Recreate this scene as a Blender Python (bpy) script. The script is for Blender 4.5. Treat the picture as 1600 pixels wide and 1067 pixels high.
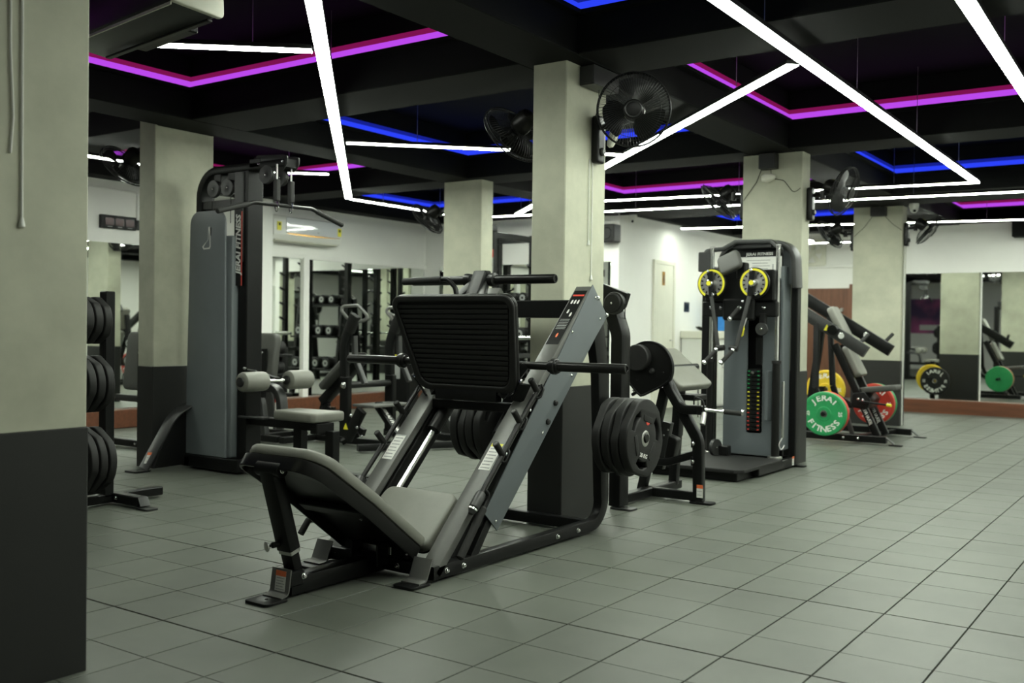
import bpy, bmesh, math, random
from mathutils import Matrix, Vector
random.seed(7)
SC = bpy.context.scene
COL = SC.collection
for o in list(bpy.data.objects):
    bpy.data.objects.remove(o)

# ---------------------------------------------------------------- camera
cam_d = bpy.data.cameras.new('camera')
cam = bpy.data.objects.new('camera', cam_d)
COL.objects.link(cam)
cam_d.sensor_fit = 'HORIZONTAL'
cam_d.sensor_width = 36.0
cam_d.lens = 1564.27 / 1600 * 36.0
cam_d.dof.use_dof = True
cam_d.dof.focus_distance = 5.0
cam_d.dof.aperture_fstop = 2.6
cam_d.clip_start = 0.05
cam_d.clip_end = 100
YAW, PITCH, ROLL = 0.609232, -0.0136384, 0.0130878
_r = Vector((math.cos(YAW), math.sin(YAW), 0))
_f = Vector((-math.sin(YAW) * math.cos(PITCH), math.cos(YAW) * math.cos(PITCH), math.sin(PITCH)))
_u = _r.cross(_f)
_r2 = _r * math.cos(ROLL) + _u * math.sin(ROLL)
_u2 = -_r * math.sin(ROLL) + _u * math.cos(ROLL)
cam.matrix_world = Matrix(((_r2.x, _u2.x, -_f.x, 1.07765), (_r2.y, _u2.y, -_f.y, -3.32384), (_r2.z, _u2.z, -_f.z, 1.15308), (0, 0, 0, 1)))
SC.camera = cam

# ---------------------------------------------------------------- world and exposure
wd = bpy.data.worlds.new('world')
SC.world = wd
wd.use_nodes = True
wd.node_tree.nodes['Background'].inputs[0].default_value = (0.02, 0.022, 0.024, 1)
wd.node_tree.nodes['Background'].inputs[1].default_value = 0.3
SC.view_settings.view_transform = 'Standard'
SC.view_settings.look = 'None'
SC.view_settings.gamma = 1
SC.view_settings.use_curve_mapping = False
SC.view_settings.exposure = 0.0
LED_WHITE = (0.925, 1.0, 0.865)
LED_POWER = 53.0

# ---------------------------------------------------------------- materials
def nod(nt, kind, **kw):
    n = nt.nodes.new(kind)
    for k, v in kw.items():
        setattr(n, k, v)
    return n

def pm(name, col, rough=0.5, metal=0.0, var=0.0, scale=8.0, bump=0.0, bscale=300.0, spec=0.5, stretch=None, detail=4.0):
    m = bpy.data.materials.new(name)
    m.use_nodes = True
    nt = m.node_tree
    b = nt.nodes['Principled BSDF']
    b.inputs['Roughness'].default_value = rough
    b.inputs['Metallic'].default_value = metal
    b.inputs['Specular IOR Level'].default_value = spec
    b.inputs['Base Color'].default_value = (*col, 1)
    tc = nod(nt, 'ShaderNodeTexCoord')
    src = tc.outputs['Object']
    if stretch:
        mp = nod(nt, 'ShaderNodeMapping')
        mp.inputs['Scale'].default_value = stretch
        nt.links.new(src, mp.inputs['Vector'])
        src = mp.outputs['Vector']
    if var:
        nz = nod(nt, 'ShaderNodeTexNoise')
        nz.inputs['Scale'].default_value = scale
        nz.inputs['Detail'].default_value = detail
        nz.inputs['Roughness'].default_value = 0.6
        nt.links.new(src, nz.inputs['Vector'])
        rp = nod(nt, 'ShaderNodeValToRGB')
        rp.color_ramp.elements[0].position = 0.3
        rp.color_ramp.elements[1].position = 0.7
        rp.color_ramp.elements[0].color = (*[c * (1 - var) for c in col], 1)
        rp.color_ramp.elements[1].color = (*[min(1, c * (1 + var)) for c in col], 1)
        nt.links.new(nz.outputs['Fac'], rp.inputs['Fac'])
        nt.links.new(rp.outputs['Color'], b.inputs['Base Color'])
    if bump:
        nb = nod(nt, 'ShaderNodeTexNoise')
        nb.inputs['Scale'].default_value = bscale
        nb.inputs['Detail'].default_value = 2
        nt.links.new(tc.outputs['Object'], nb.inputs['Vector'])
        bp = nod(nt, 'ShaderNodeBump')
        bp.inputs['Strength'].default_value = bump
        bp.inputs['Distance'].default_value = 0.002
        nt.links.new(nb.outputs['Fac'], bp.inputs['Height'])
        nt.links.new(bp.outputs['Normal'], b.inputs['Normal'])
    return m

def emis(name, col, power):
    m = bpy.data.materials.new(name)
    m.use_nodes = True
    nt = m.node_tree
    nt.nodes.remove(nt.nodes['Principled BSDF'])
    e = nod(nt, 'ShaderNodeEmission')
    e.inputs[0].default_value = (*col, 1)
    e.inputs[1].default_value = power
    nt.links.new(e.outputs[0], nt.nodes['Material Output'].inputs[0])
    return m

def rubber_tile():
    m = pm('rubber_tile', (0.15, 0.165, 0.135), 0.42, bump=0.25, bscale=420, spec=0.42)
    nt = m.node_tree
    b = nt.nodes['Principled BSDF']
    ge = nod(nt, 'ShaderNodeNewGeometry')
    mp = nod(nt, 'ShaderNodeVectorMath', operation='DIVIDE')
    mp.inputs[1].default_value = (0.32, 0.305235, 10)
    nt.links.new(ge.outputs['Position'], mp.inputs[0])
    fl = nod(nt, 'ShaderNodeVectorMath', operation='FLOOR')
    nt.links.new(mp.outputs[0], fl.inputs[0])
    wn = nod(nt, 'ShaderNodeTexWhiteNoise')
    nt.links.new(fl.outputs[0], wn.inputs['Vector'])
    nz = nod(nt, 'ShaderNodeTexNoise')
    nz.inputs['Scale'].default_value = 1.7
    nz.inputs['Detail'].default_value = 6
    nz.inputs['Roughness'].default_value = 0.65
    nt.links.new(ge.outputs['Position'], nz.inputs['Vector'])
    a = nod(nt, 'ShaderNodeMath', operation='MULTIPLY_ADD')
    a.inputs[1].default_value = 0.16
    nt.links.new(wn.outputs['Value'], a.inputs[0])
    nt.links.new(nz.outputs['Fac'], a.inputs[2])
    rp = nod(nt, 'ShaderNodeValToRGB')
    rp.color_ramp.elements[0].position = 0.35
    rp.color_ramp.elements[1].position = 0.85
    rp.color_ramp.elements[0].color = (0.074, 0.081, 0.067, 1)
    rp.color_ramp.elements[1].color = (0.120, 0.129, 0.109, 1)
    nt.links.new(a.outputs[0], rp.inputs['Fac'])
    nt.links.new(rp.outputs['Color'], b.inputs['Base Color'])
    return m

M = {}
M['tile'] = rubber_tile()
M['joint'] = pm('joint', (0.006, 0.0065, 0.0055), 0.9)
M['concrete'] = pm('cement_plaster', (0.42, 0.425, 0.33), 0.75, var=0.24, scale=1.7, bump=0.1, bscale=60, detail=7)
M['dado'] = pm('dado_paint', (0.016, 0.0165, 0.0155), 0.45, var=0.12, scale=3, bump=0.06, bscale=90, spec=0.35)
M['wall'] = pm('white_wall_paint', (0.80, 0.80, 0.76), 0.7, var=0.03, scale=1.5)
M['ceil'] = pm('black_ceiling_paint', (0.003, 0.0033, 0.0033), 0.75, spec=0.12, var=0.15, scale=2.0)
M['beam'] = pm('black_beam_paint', (0.0042, 0.0044, 0.0042), 0.7, spec=0.12, var=0.15, scale=2.0)
M['black'] = pm('black_powder_coat', (0.006, 0.0062, 0.006), 0.36, spec=0.2, var=0.12, scale=30, bump=0.08, bscale=700)
M['satin'] = pm('satin_black_tube', (0.008, 0.008, 0.0075), 0.33, spec=0.25, var=0.08, scale=20)
M['graphite'] = pm('graphite_powder_coat', (0.026, 0.027, 0.026), 0.38, metal=0.1, var=0.06, scale=20, bump=0.06, bscale=700)
M['railgrey'] = pm('charcoal_rail_paint', (0.105, 0.106, 0.098), 0.38, metal=0.15, var=0.06, scale=20, bump=0.05, bscale=700)
M['grey'] = pm('grey_panel', (0.098, 0.112, 0.118), 0.42, var=0.04, scale=6, bump=0.05, bscale=600)
M['panel'] = pm('light_grey_panel', (0.15, 0.168, 0.175), 0.42, var=0.04, scale=6, bump=0.05, bscale=600)
M['rubber'] = pm('black_rubber', (0.009, 0.009, 0.0085), 0.6, spec=0.35, var=0.15, scale=40, bump=0.15, bscale=500)
M['foam'] = pm('grip_foam', (0.018, 0.018, 0.017), 0.7, spec=0.3, bump=0.2, bscale=400)
M['vinyl'] = pm('grey_vinyl', (0.172, 0.173, 0.148), 0.48, var=0.05, scale=12, bump=0.12, bscale=350)
M['vinyl2'] = pm('charcoal_vinyl', (0.055, 0.056, 0.05), 0.5, var=0.08, scale=12, bump=0.12, bscale=350)
M['chrome'] = pm('chrome', (0.75, 0.76, 0.74), 0.14, metal=1.0, var=0.03, scale=20)
M['steel'] = pm('brushed_steel', (0.5, 0.5, 0.48), 0.3, metal=1.0, var=0.1, scale=40)
M['white'] = pm('white_plastic', (0.72, 0.73, 0.68), 0.35, var=0.02, scale=10)
M['offwhite'] = pm('off_white_paint', (0.66, 0.66, 0.56), 0.55, var=0.04, scale=4)
M['paper'] = pm('white_label', (0.7, 0.7, 0.66), 0.5, var=0.04, scale=80)
M['printgrey'] = pm('grey_print', (0.32, 0.33, 0.32), 0.5, var=0.3, scale=160)
M['orange'] = pm('orange_label', (0.75, 0.16, 0.05), 0.5, var=0.05, scale=60)
M['yellow'] = pm('yellow_label', (0.72, 0.66, 0.03), 0.45, var=0.06, scale=40)
M['red'] = pm('red_rubber', (0.58, 0.055, 0.035), 0.45, var=0.08, scale=20)
M['green'] = pm('green_rubber', (0.02, 0.30, 0.095), 0.42, var=0.08, scale=20)
M['yellowrub'] = pm('yellow_rubber', (0.72, 0.5, 0.02), 0.45, var=0.08, scale=20)
M['textwhite'] = pm('white_print', (0.8, 0.8, 0.76), 0.5, var=0.02, scale=90)
M['mirror'] = pm('mirror_glass', (0.86, 0.89, 0.85), 0.015, metal=1.0, var=0.01, scale=2)
M['wood'] = pm('brown_wood', (0.145, 0.06, 0.032), 0.4, var=0.3, scale=3, stretch=(6, 6, 0.5))
M['plinth'] = pm('brown_laminate', (0.13, 0.045, 0.02), 0.4, var=0.25, scale=3, stretch=(0.5, 6, 6))
M['darkglass'] = pm('dark_red_display', (0.05, 0.008, 0.01), 0.2, var=0.2, scale=30)
M['blue'] = pm('blue_print', (0.03, 0.22, 0.6), 0.4, var=0.1, scale=10)
M['led'] = emis('white_led_diffuser', LED_WHITE, LED_POWER)
M['led_purple'] = emis('purple_led', (0.50, 0.068, 0.84), 1.0)
M['led_blue'] = emis('blue_led', (0.025, 0.055, 0.95), 1.0)
M['glow_red'] = emis('painted_red_glow', (0.20, 0.006, 0.075), 1.0)  # emissive colour imitating light spilled above the purple tape, not a lamp
M['glow_navy'] = emis('painted_blue_glow', (0.008, 0.015, 0.28), 1.0)  # same imitated spill, for above the blue tape
M['cove'] = pm('cove_facing', (0.55, 0.55, 0.55), 0.8, var=0.03, scale=5)

# ---------------------------------------------------------------- mesh helpers
def V3(p):
    return Vector(p)

def fr(o, x, y):
    x = Vector(x).normalized()
    y = Vector(y)
    y = (y - x * y.dot(x)).normalized()
    z = x.cross(y)
    o = Vector(o)
    return Matrix(((x.x, y.x, z.x, o.x), (x.y, y.y, z.y, o.y), (x.z, y.z, z.z, o.z), (0, 0, 0, 1)))

def fillet(pts, r, n=5):
    pts = [Vector(p) for p in pts]
    out = [pts[0]]
    for i in range(1, len(pts) - 1):
        a, b, c = pts[i - 1], pts[i], pts[i + 1]
        d1, d2 = (a - b), (c - b)
        ang = d1.angle(d2)
        if ang > math.pi - 1e-3:
            out.append(b)
            continue
        rr = r[i] if isinstance(r, (list, tuple)) else r
        t = min(rr / math.tan(ang / 2), d1.length * 0.48, d2.length * 0.48)
        p, q = b + d1.normalized() * t, b + d2.normalized() * t
        rr = t * math.tan(ang / 2)
        bis = (d1.normalized() + d2.normalized()).normalized()
        cen = b + bis * (rr / math.sin(ang / 2))
        u, w = p - cen, q - cen
        tot = u.angle(w)
        ax = u.cross(w).normalized()
        for k in range(n + 1):
            out.append(cen + Matrix.Rotation(tot * k / n, 3, ax) @ u)
    out.append(pts[-1])
    return out

def rsec(w, h, r=0.006, n=2):
    r = min(r, w * 0.45, h * 0.45)
    pts = []
    for cx, cy, a0 in ((w / 2 - r, h / 2 - r, 0), (-w / 2 + r, h / 2 - r, 90), (-w / 2 + r, -h / 2 + r, 180), (w / 2 - r, -h / 2 + r, 270)):
        for k in range(n + 1):
            a = math.radians(a0 + 90 * k / n)
            pts.append((cx + r * math.cos(a), cy + r * math.sin(a)))
    return pts

def rpoly(pts, r, n=5):
    m = len(pts)
    out = []
    for i in range(m):
        a, b, c = Vector((*pts[i - 1], 0)), Vector((*pts[i], 0)), Vector((*pts[(i + 1) % m], 0))
        rr = r[i] if isinstance(r, (list, tuple)) else r
        f = fillet([(a + b) / 2, b, (b + c) / 2], rr, n)
        out += [(p.x, p.y) for p in f[1:-1]]
    return out

def circ(r, n=32, cx=0, cy=0, ph=0):
    return [(cx + r * math.cos(ph + 2 * math.pi * k / n), cy + r * math.sin(ph + 2 * math.pi * k / n)) for k in range(n)]

class MB:
    def __init__(s):
        s.v = []
        s.f = []
    def add(s, v, f, mat=None):
        o = len(s.v)
        s.v += [tuple(mat @ Vector(p)) if mat else tuple(p) for p in v]
        s.f += [tuple(o + i for i in q) for q in f]
        return s
    def mesh(s, me, mat=None):
        return s.add([x.co[:] for x in me.vertices], [tuple(p.vertices) for p in me.polygons], mat)
    def box(s, x0, x1, y0, y1, z0, z1, ch=0.003, mat=None):
        c = Vector(((x0 + x1) / 2, (y0 + y1) / 2, (z0 + z1) / 2))
        h = [abs(x1 - x0) / 2, abs(y1 - y0) / 2, abs(z1 - z0) / 2]
        ch = min(ch, min(h) * 0.5)
        v = []
        idx = {}
        for sx in (-1, 1):
            for sy in (-1, 1):
                for sz in (-1, 1):
                    for a in range(3):
                        p = [sx * h[0], sy * h[1], sz * h[2]]
                        for b in range(3):
                            if b != a:
                                p[b] -= (sx, sy, sz)[b] * ch
                        idx[sx, sy, sz, a] = len(v)
                        v.append(c + Vector(p))
        f = []
        def q(ids, n):
            p = [v[i] for i in ids]
            nn = (p[1] - p[0]).cross(p[2] - p[0])
            f.append(tuple(ids) if nn.dot(Vector(n)) > 0 else tuple(reversed(ids)))
        for a in range(3):
            b, d = (a + 1) % 3, (a + 2) % 3
            for sg in (-1, 1):
                ids = []
                for sb, sd in ((-1, -1), (1, -1), (1, 1), (-1, 1)):
                    k = [0, 0, 0]
                    k[a], k[b], k[d] = sg, sb, sd
                    ids.append(idx[k[0], k[1], k[2], a])
                n = [0, 0, 0]
                n[a] = sg
                q(ids, n)
            for sb in (-1, 1):
                for sd in (-1, 1):
                    k0, k1 = [0, 0, 0], [0, 0, 0]
                    k0[a], k0[b], k0[d] = -1, sb, sd
                    k1[a], k1[b], k1[d] = 1, sb, sd
                    n = [0, 0, 0]
                    n[b], n[d] = sb, sd
                    q([idx[(*k0, b)], idx[(*k1, b)], idx[(*k1, d)], idx[(*k0, d)]], n)
        for sx in (-1, 1):
            for sy in (-1, 1):
                for sz in (-1, 1):
                    q([idx[sx, sy, sz, 0], idx[sx, sy, sz, 1], idx[sx, sy, sz, 2]], (sx, sy, sz))
        return s.add(v, f, mat)
    def sweep(s, path, sec, up=(0, 0, 1), closed=False, capped=True):
        path = [Vector(p) for p in path]
        n = len(path)
        up = Vector(up)
        m = len(sec)
        o = len(s.v)
        prev = None
        for i, p in enumerate(path):
            if closed:
                t = path[(i + 1) % n] - path[i - 1]
            elif i == 0:
                t = path[1] - p
            elif i == n - 1:
                t = p - path[i - 1]
            else:
                t = (path[i + 1] - p).normalized() + (p - path[i - 1]).normalized()
            t.normalize()
            if prev is None:
                u = up - t * up.dot(t)
                if u.length < 1e-4:
                    u = Vector((1, 0, 0)) - t * t.x
                u.normalize()
            else:
                u = prev - t * prev.dot(t)
                if u.length < 1e-5:
                    u = t.orthogonal()
                u.normalize()
            prev = u
            w = t.cross(u)
            k = 1.0
            if 0 < i < n - 1 and not closed:
                c = (path[i + 1] - p).normalized().dot(t)
                k = min(1.5, 1 / max(c, 0.3)) if c < 0.999 else 1.0
            for a, b in sec:
                s.v.append(tuple(p + w * a + u * b))
        for i in range(n if closed else n - 1):
            j = (i + 1) % n
            for q in range(m):
                r = (q + 1) % m
                s.f.append((o + i * m + q, o + j * m + q, o + j * m + r, o + i * m + r))
        if not closed and capped:
            s.f.append(tuple(o + q for q in range(m)))
            s.f.append(tuple(o + (n - 1) * m + q for q in reversed(range(m))))
        return s
    def bar(s, p0, p1, w, h, up=(0, 0, 1), r=0.005):
        return s.sweep([p0, p1], rsec(w, h, r), up)
    def tube(s, path, r, n=10, up=(0, 0, 1), closed=False):
        return s.sweep(path, circ(r, n), up, closed)
    def cyl(s, p0, p1, r, n=20, ch=0.002):
        p0, p1 = Vector(p0), Vector(p1)
        L = (p1 - p0).length
        ch = min(ch, r * 0.4, L * 0.4)
        return s.lathe([(0, 0), (r - ch, 0), (r, ch), (r, L - ch), (r - ch, L), (0, L)], p0, p1 - p0, n)
    def lathe(s, prof, o=(0, 0, 0), axis=(0, 0, 1), n=24):
        z = Vector(axis).normalized()
        x = z.orthogonal().normalized()
        if abs(z.z) < 0.99:
            x = Vector((0, 0, 1)).cross(z).normalized()
        y = z.cross(x)
        o = Vector(o)
        base = len(s.v)
        rows = []
        for r, h in prof:
            if r < 1e-6:
                rows.append([len(s.v)])
                s.v.append(tuple(o + z * h))
            else:
                row = []
                for k in range(n):
                    a = 2 * math.pi * k / n
                    row.append(len(s.v))
                    s.v.append(tuple(o + z * h + (x * math.cos(a) + y * math.sin(a)) * r))
                rows.append(row)
        for A, B in zip(rows, rows[1:]):
            for k in range(n):
                l = (k + 1) % n
                if len(A) == 1 and len(B) == 1:
                    continue
                if len(A) == 1:
                    s.f.append((A[0], B[l], B[k]))
                elif len(B) == 1:
                    s.f.append((A[k], A[l], B[0]))
                else:
                    s.f.append((A[k], A[l], B[l], B[k]))
        return s
    def shape(s, loops, depth, bevel=0.0, mat=None, res=2):
        return s.mesh(shape_mesh(loops, depth, bevel, res), mat)
    def me(s, name, ang=32):
        me = bpy.data.meshes.new(name)
        me.from_pydata(s.v, [], s.f)
        me.update()
        bm = bmesh.new()
        bm.from_mesh(me)
        bmesh.ops.remove_doubles(bm, verts=bm.verts, dist=1e-6)
        bmesh.ops.recalc_face_normals(bm, faces=bm.faces)
        bm.to_mesh(me)
        bm.free()
        me.shade_smooth()
        me.set_sharp_from_angle(angle=math.radians(ang))
        return me

def shape_mesh(loops, depth, bevel=0.0, res=2):
    cu = bpy.data.curves.new('outline', 'CURVE')
    cu.dimensions = '2D'
    cu.fill_mode = 'BOTH'
    for lp in loops:
        sp = cu.splines.new('POLY')
        sp.points.add(len(lp) - 1)
        for p, (x, y) in zip(sp.points, lp):
            p.co = (x, y, 0, 1)
        sp.use_cyclic_u = True
    bevel = min(bevel, depth * 0.49)
    cu.extrude = depth / 2 - bevel
    cu.bevel_depth = bevel
    cu.bevel_resolution = res
    cu.offset = -bevel
    ob = bpy.data.objects.new('outline', cu)
    me = bpy.data.meshes.new_from_object(ob)
    bpy.data.objects.remove(ob)
    bpy.data.curves.remove(cu)
    return me

def text_mesh(txt, size, depth=0.0006, spacing=1.0, shear=0.0, bold=0.0):
    cu = bpy.data.curves.new('lettering', 'FONT')
    cu.body = txt
    cu.size = size
    cu.extrude = depth
    cu.offset = bold
    cu.space_character = spacing
    cu.shear = shear
    cu.align_x = 'CENTER'
    cu.align_y = 'CENTER'
    cu.resolution_u = 2
    ob = bpy.data.objects.new('lettering', cu)
    me = bpy.data.meshes.new_from_object(ob)
    bpy.data.objects.remove(ob)
    bpy.data.curves.remove(cu)
    return me

def off(parent):
    v = Vector((0, 0, 0))
    while parent:
        v += parent.location
        parent = parent.parent
    return v

def obj(name, mb, mat, parent=None, ang=32, label=None):
    """mesh given in world coordinates, parented under a thing (un-rotated)"""
    me = mb.me(name, ang) if isinstance(mb, MB) else mb
    o = off(parent)
    if parent and o.length:
        me.transform(Matrix.Translation(-o))
    me.materials.clear()
    me.materials.append(M[mat] if isinstance(mat, str) else mat)
    ob = bpy.data.objects.new(name, me)
    COL.objects.link(ob)
    ob.parent = parent
    if label:
        ob['label'] = label
    return ob

def inst(name, me, parent, mat4):
    ob = bpy.data.objects.new(name, me)
    COL.objects.link(ob)
    ob.parent = parent
    ob.matrix_local = Matrix.Translation(-off(parent)) @ mat4
    return ob

def tag(o, label=None, cat=None, group=None, kind=None):
    if label:
        o['label'] = label
    if cat:
        o['category'] = cat
    if group:
        o['group'] = group
    if kind:
        o['kind'] = kind
    return o

def thing(name, label, cat, loc=(0, 0, 0), group=None, kind=None):
    o = bpy.data.objects.new(name, None)
    COL.objects.link(o)
    o.empty_display_size = 0.1
    o.location = loc
    return tag(o, label, cat, group, kind)

def mk(me, mat):
    me.materials.clear()
    me.materials.append(M[mat])
    return me

def zto(p, d):
    """matrix taking +Z to direction d at point p"""
    z = Vector(d).normalized()
    x = z.orthogonal().normalized()
    y = z.cross(x)
    return Matrix(((x.x, y.x, z.x, p[0]), (x.y, y.y, z.y, p[1]), (x.z, y.z, z.z, p[2]), (0, 0, 0, 1)))

BOLT = mk(MB().lathe([(0, 0), (0.0135, 0), (0.0135, 0.002), (0.011, 0.003), (0.0105, 0.009), (0.0075, 0.0125), (0, 0.0135)], n=12).me('bolt'), 'chrome')
SBOLT = mk(MB().lathe([(0, 0), (0.0085, 0), (0.008, 0.004), (0.005, 0.006), (0, 0.0065)], n=10).me('small_bolt'), 'chrome')

def bolt(parent, p, d, small=False, name='bolt'):
    return inst(name, SBOLT if small else BOLT, parent, zto(p, d))

def lettering(parent, txt, size, o, x, y, mat='textwhite', spacing=1.0, shear=0.0, bold=0.0, name='lettering', sx=1.0):
    me = text_mesh(txt, size, 0.0006, spacing, shear, bold)
    me.transform(Matrix.Diagonal((sx, 1, 1, 1)))
    me.transform(fr(o, x, y))
    return obj(name, me, mat, parent)

def foot_plate(parent, cx, cy, dx, dy, mat='black', L=0.1, W=0.075, name='foot_pad'):
    """floor flange: flat rounded pad, long axis (dx, dy)"""
    lp = rpoly([(-L / 2, -W / 2), (L / 2, -W / 2), (L / 2, W / 2), (-L / 2, W / 2)], 0.022, 4)
    return obj(name, MB().shape([lp, circ(0.008, 10)], 0.012, 0.002, fr((cx, cy, 0.007), (dx, dy, 0), (-dy, dx, 0))), mat, parent)

def sticker(parent, o, x, y, w, h, top='orange', frac=0.28, base='paper', lines=4, name='warning_label'):
    """thin label lying on a face: coloured heading, white field, grey print lines"""
    X, Y = Vector(x).normalized(), Vector(y).normalized()
    m4 = fr(o, x, y)
    lb = obj(name, MB().box(-w / 2, w / 2, -h / 2, h / 2, 0, 0.0006, 0.0002, m4), base, parent)
    if frac:
        obj('label_heading', MB().box(-w / 2, w / 2, h / 2 - h * frac, h / 2, 0.0006, 0.0011, 0.0002, m4), top, lb)
    t = MB()
    for k in range(lines):
        yy = h / 2 - h * frac - h * (1 - frac) * (k + 0.7) / (lines + 0.4)
        t.box(-w * 0.4, w * 0.4 - (k % 2) * w * 0.12, yy - h * 0.02, yy + h * 0.02, 0.0006, 0.001, 0.0002, m4)
    if lines:
        obj('label_print', t, 'printgrey', lb)
    return lb
# ---------------------------------------------------------------- floor: rubber tiles laid on a black screed
PX, PY = 0.32, 0.305235
XW, XE, YS, YN = -8.9, 3.6, -6.2, 15.2
floor = obj('floor', MB().box(XW - 0.3, XE + 0.3, YS - 0.3, YN + 0.3, -0.2, -0.011, 0.0), 'joint')
tag(floor, 'grey green rubber tiled gym floor with dark joints', kind='structure')
CAMP = Vector((1.07765, -3.32384, 1.15308))
def tile_mesh(kind):
    gx = 0.0031
    g0 = 0.0050 if kind == 0 else 0.0019
    g1 = 0.0050 if kind == 2 else 0.0019
    return mk(MB().box(gx, PX - gx, g0, PY - g1, -0.012, 0.0, 0.0007).me('tile'), 'tile')
TILE = [tile_mesh(k) for k in range(3)]
def in_view(p):
    d = Vector(p) - CAMP
    z = d.dot(_f)
    if z < 0.3:
        return False
    u, w = 800 + 1564.27 * d.dot(_r2) / z, 533.5 - 1564.27 * d.dot(_u2) / z
    return -60 < u < 1660 and w < 1120
cand, rest = [], []
for i in range(math.floor(XW / PX), math.ceil(XE / PX)):
    for j in range(math.floor(YS / PY), math.ceil(YN / PY)):
        c = Vector(((i + 0.5) * PX, (j + 0.5) * PY, 0))
        if in_view(c):
            cand.append(((c - CAMP).length, i, j))
        else:
            rest.append((i, j))
cand.sort()
def hidden(i, j):
    x, y = (i + .5) * PX, (j + .5) * PY
    return x < -1.99 and y < -1.1 or (x < -2.3 and y < -0.9 and x < -2.3)
vis = [c for c in cand if not (c[1] * PX < -1.97 and (c[2] + 1) * PY < -1.41)]
near = set((i, j) for _, i, j in vis[:300])
for _, i, j in cand:
    if (i, j) in near:
        t = bpy.data.objects.new('tile', TILE[j % 3])
        COL.objects.link(t)
        t.parent = floor
        t.location = (i * PX, j * PY, random.uniform(-0.0002, 0.0002))
    else:
        rest.append((i, j))
mb = MB()
for i, j in rest:
    if i * PX < XW - 0.05 or (i + 1) * PX > XE + 0.2:
        continue
    k = j % 3
    gx = 0.0031
    g0 = 0.0050 if k == 0 else 0.0019
    g1 = 0.0050 if k == 2 else 0.0019
    x0, x1, y0, y1 = i * PX + gx, (i + 1) * PX - gx, j * PY + g0, (j + 1) * PY - g1
    c = 0.0007
    o = len(mb.v)
    mb.v += [(x0, y0, -0.012), (x1, y0, -0.012), (x1, y1, -0.012), (x0, y1, -0.012), (x0, y0, -c), (x1, y0, -c), (x1, y1, -c), (x0, y1, -c),
             (x0 + c, y0 + c, 0), (x1 - c, y0 + c, 0), (x1 - c, y1 - c, 0), (x0 + c, y1 - c, 0)]
    mb.f += [(o, o + 1, o + 5, o + 4), (o + 1, o + 2, o + 6, o + 5), (o + 2, o + 3, o + 7, o + 6), (o + 3, o, o + 4, o + 7),
             (o + 4, o + 5, o + 9, o + 8), (o + 5, o + 6, o + 10, o + 9), (o + 6, o + 7, o + 11, o + 10), (o + 7, o + 4, o + 8, o + 11), (o + 8, o + 9, o + 10, o + 11)]
me = bpy.data.meshes.new('far_tiles')
me.from_pydata(mb.v, [], mb.f)
me.update()
ft = obj('far_tiles', me, 'tile', floor)
ft['kind'] = 'stuff'

# ---------------------------------------------------------------- ceiling, beams and bays
SLAB, SOFF = 3.2, 2.72
ceil = obj('ceiling', MB().box(XW - 0.3, XE + 0.3, YS - 0.3, YN + 0.3, SLAB, SLAB + 0.2, 0.0), 'ceil')
tag(ceil, 'black painted concrete ceiling with deep beams', kind='structure')
XB = [(-5.78, -5.38), (-2.32, -1.92), (1.14, 1.54)]
YB = [(-5.3, -4.85), (-1.85, -1.4), (1.58, 2.12), (5.06, 5.52), (8.46, 9.5)]
for a, b in XB:
    obj('beam', MB().box(a, b, YS, YN, SOFF, SLAB, 0.006), 'beam', ceil)
xs = [XW, *[q for ab in XB for q in ab], XE]
for a, b in YB:
    for k in range(0, 8, 2):
        obj('beam', MB().box(xs[k] + 0.001, xs[k + 1] - 0.001, a, b, SOFF, SLAB, 0.006), 'beam', ceil)
for n_, (a, b, c, d) in {'w': (XW, -8.62, YS, YN), 'n': (-8.6, XE, 12.2, 12.6), 'e': (3.3, XE, YS, YN)}.items():
    obj('perimeter_beam', MB().box(a, b, c, d, SOFF + 0.0015, SLAB - 0.001, 0.006), 'beam', ceil)

# ---------------------------------------------------------------- walls
def wall(name, x0, x1, y0, y1, z0=-0.05, z1=SLAB, mat='wall'):
    return tag(obj(name, MB().box(x0, x1, y0, y1, z0, z1, 0.0), mat), kind='structure')
wall('wall_west', XW - 0.2, XW, YS, 8.6)
wall('wall_back', XW - 0.2, -5.5, 8.6, 8.8)
wall('wall_door_side', -5.7, -5.5, 8.8, YN)
wall('wall_far', -5.5, -3.0, 14.6, 14.8)
wall('wall_mirror_side', -3.2, -3.0, 12.4, 14.6)
wall('wall_north', -3.2, XE + 0.2, 12.2, 12.4)
wall('wall_east', XE, XE + 0.2, YS, 12.2)
wall('wall_south', XW, XE, YS - 0.2, YS)
pil = wall('wall_pilaster', -8.9, -8.6, 4.98, 5.27)

# brown plinths under the mirrors
for n_, b in (('baseboard_west', (XW, XW + 0.16, YS, 8.6)), ('baseboard_north', (-2.98, XE, 12.02, 12.2))):
    tag(obj(n_, MB().box(*b, -0.005, 0.19, 0.004), 'plinth'), kind='structure')

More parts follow.
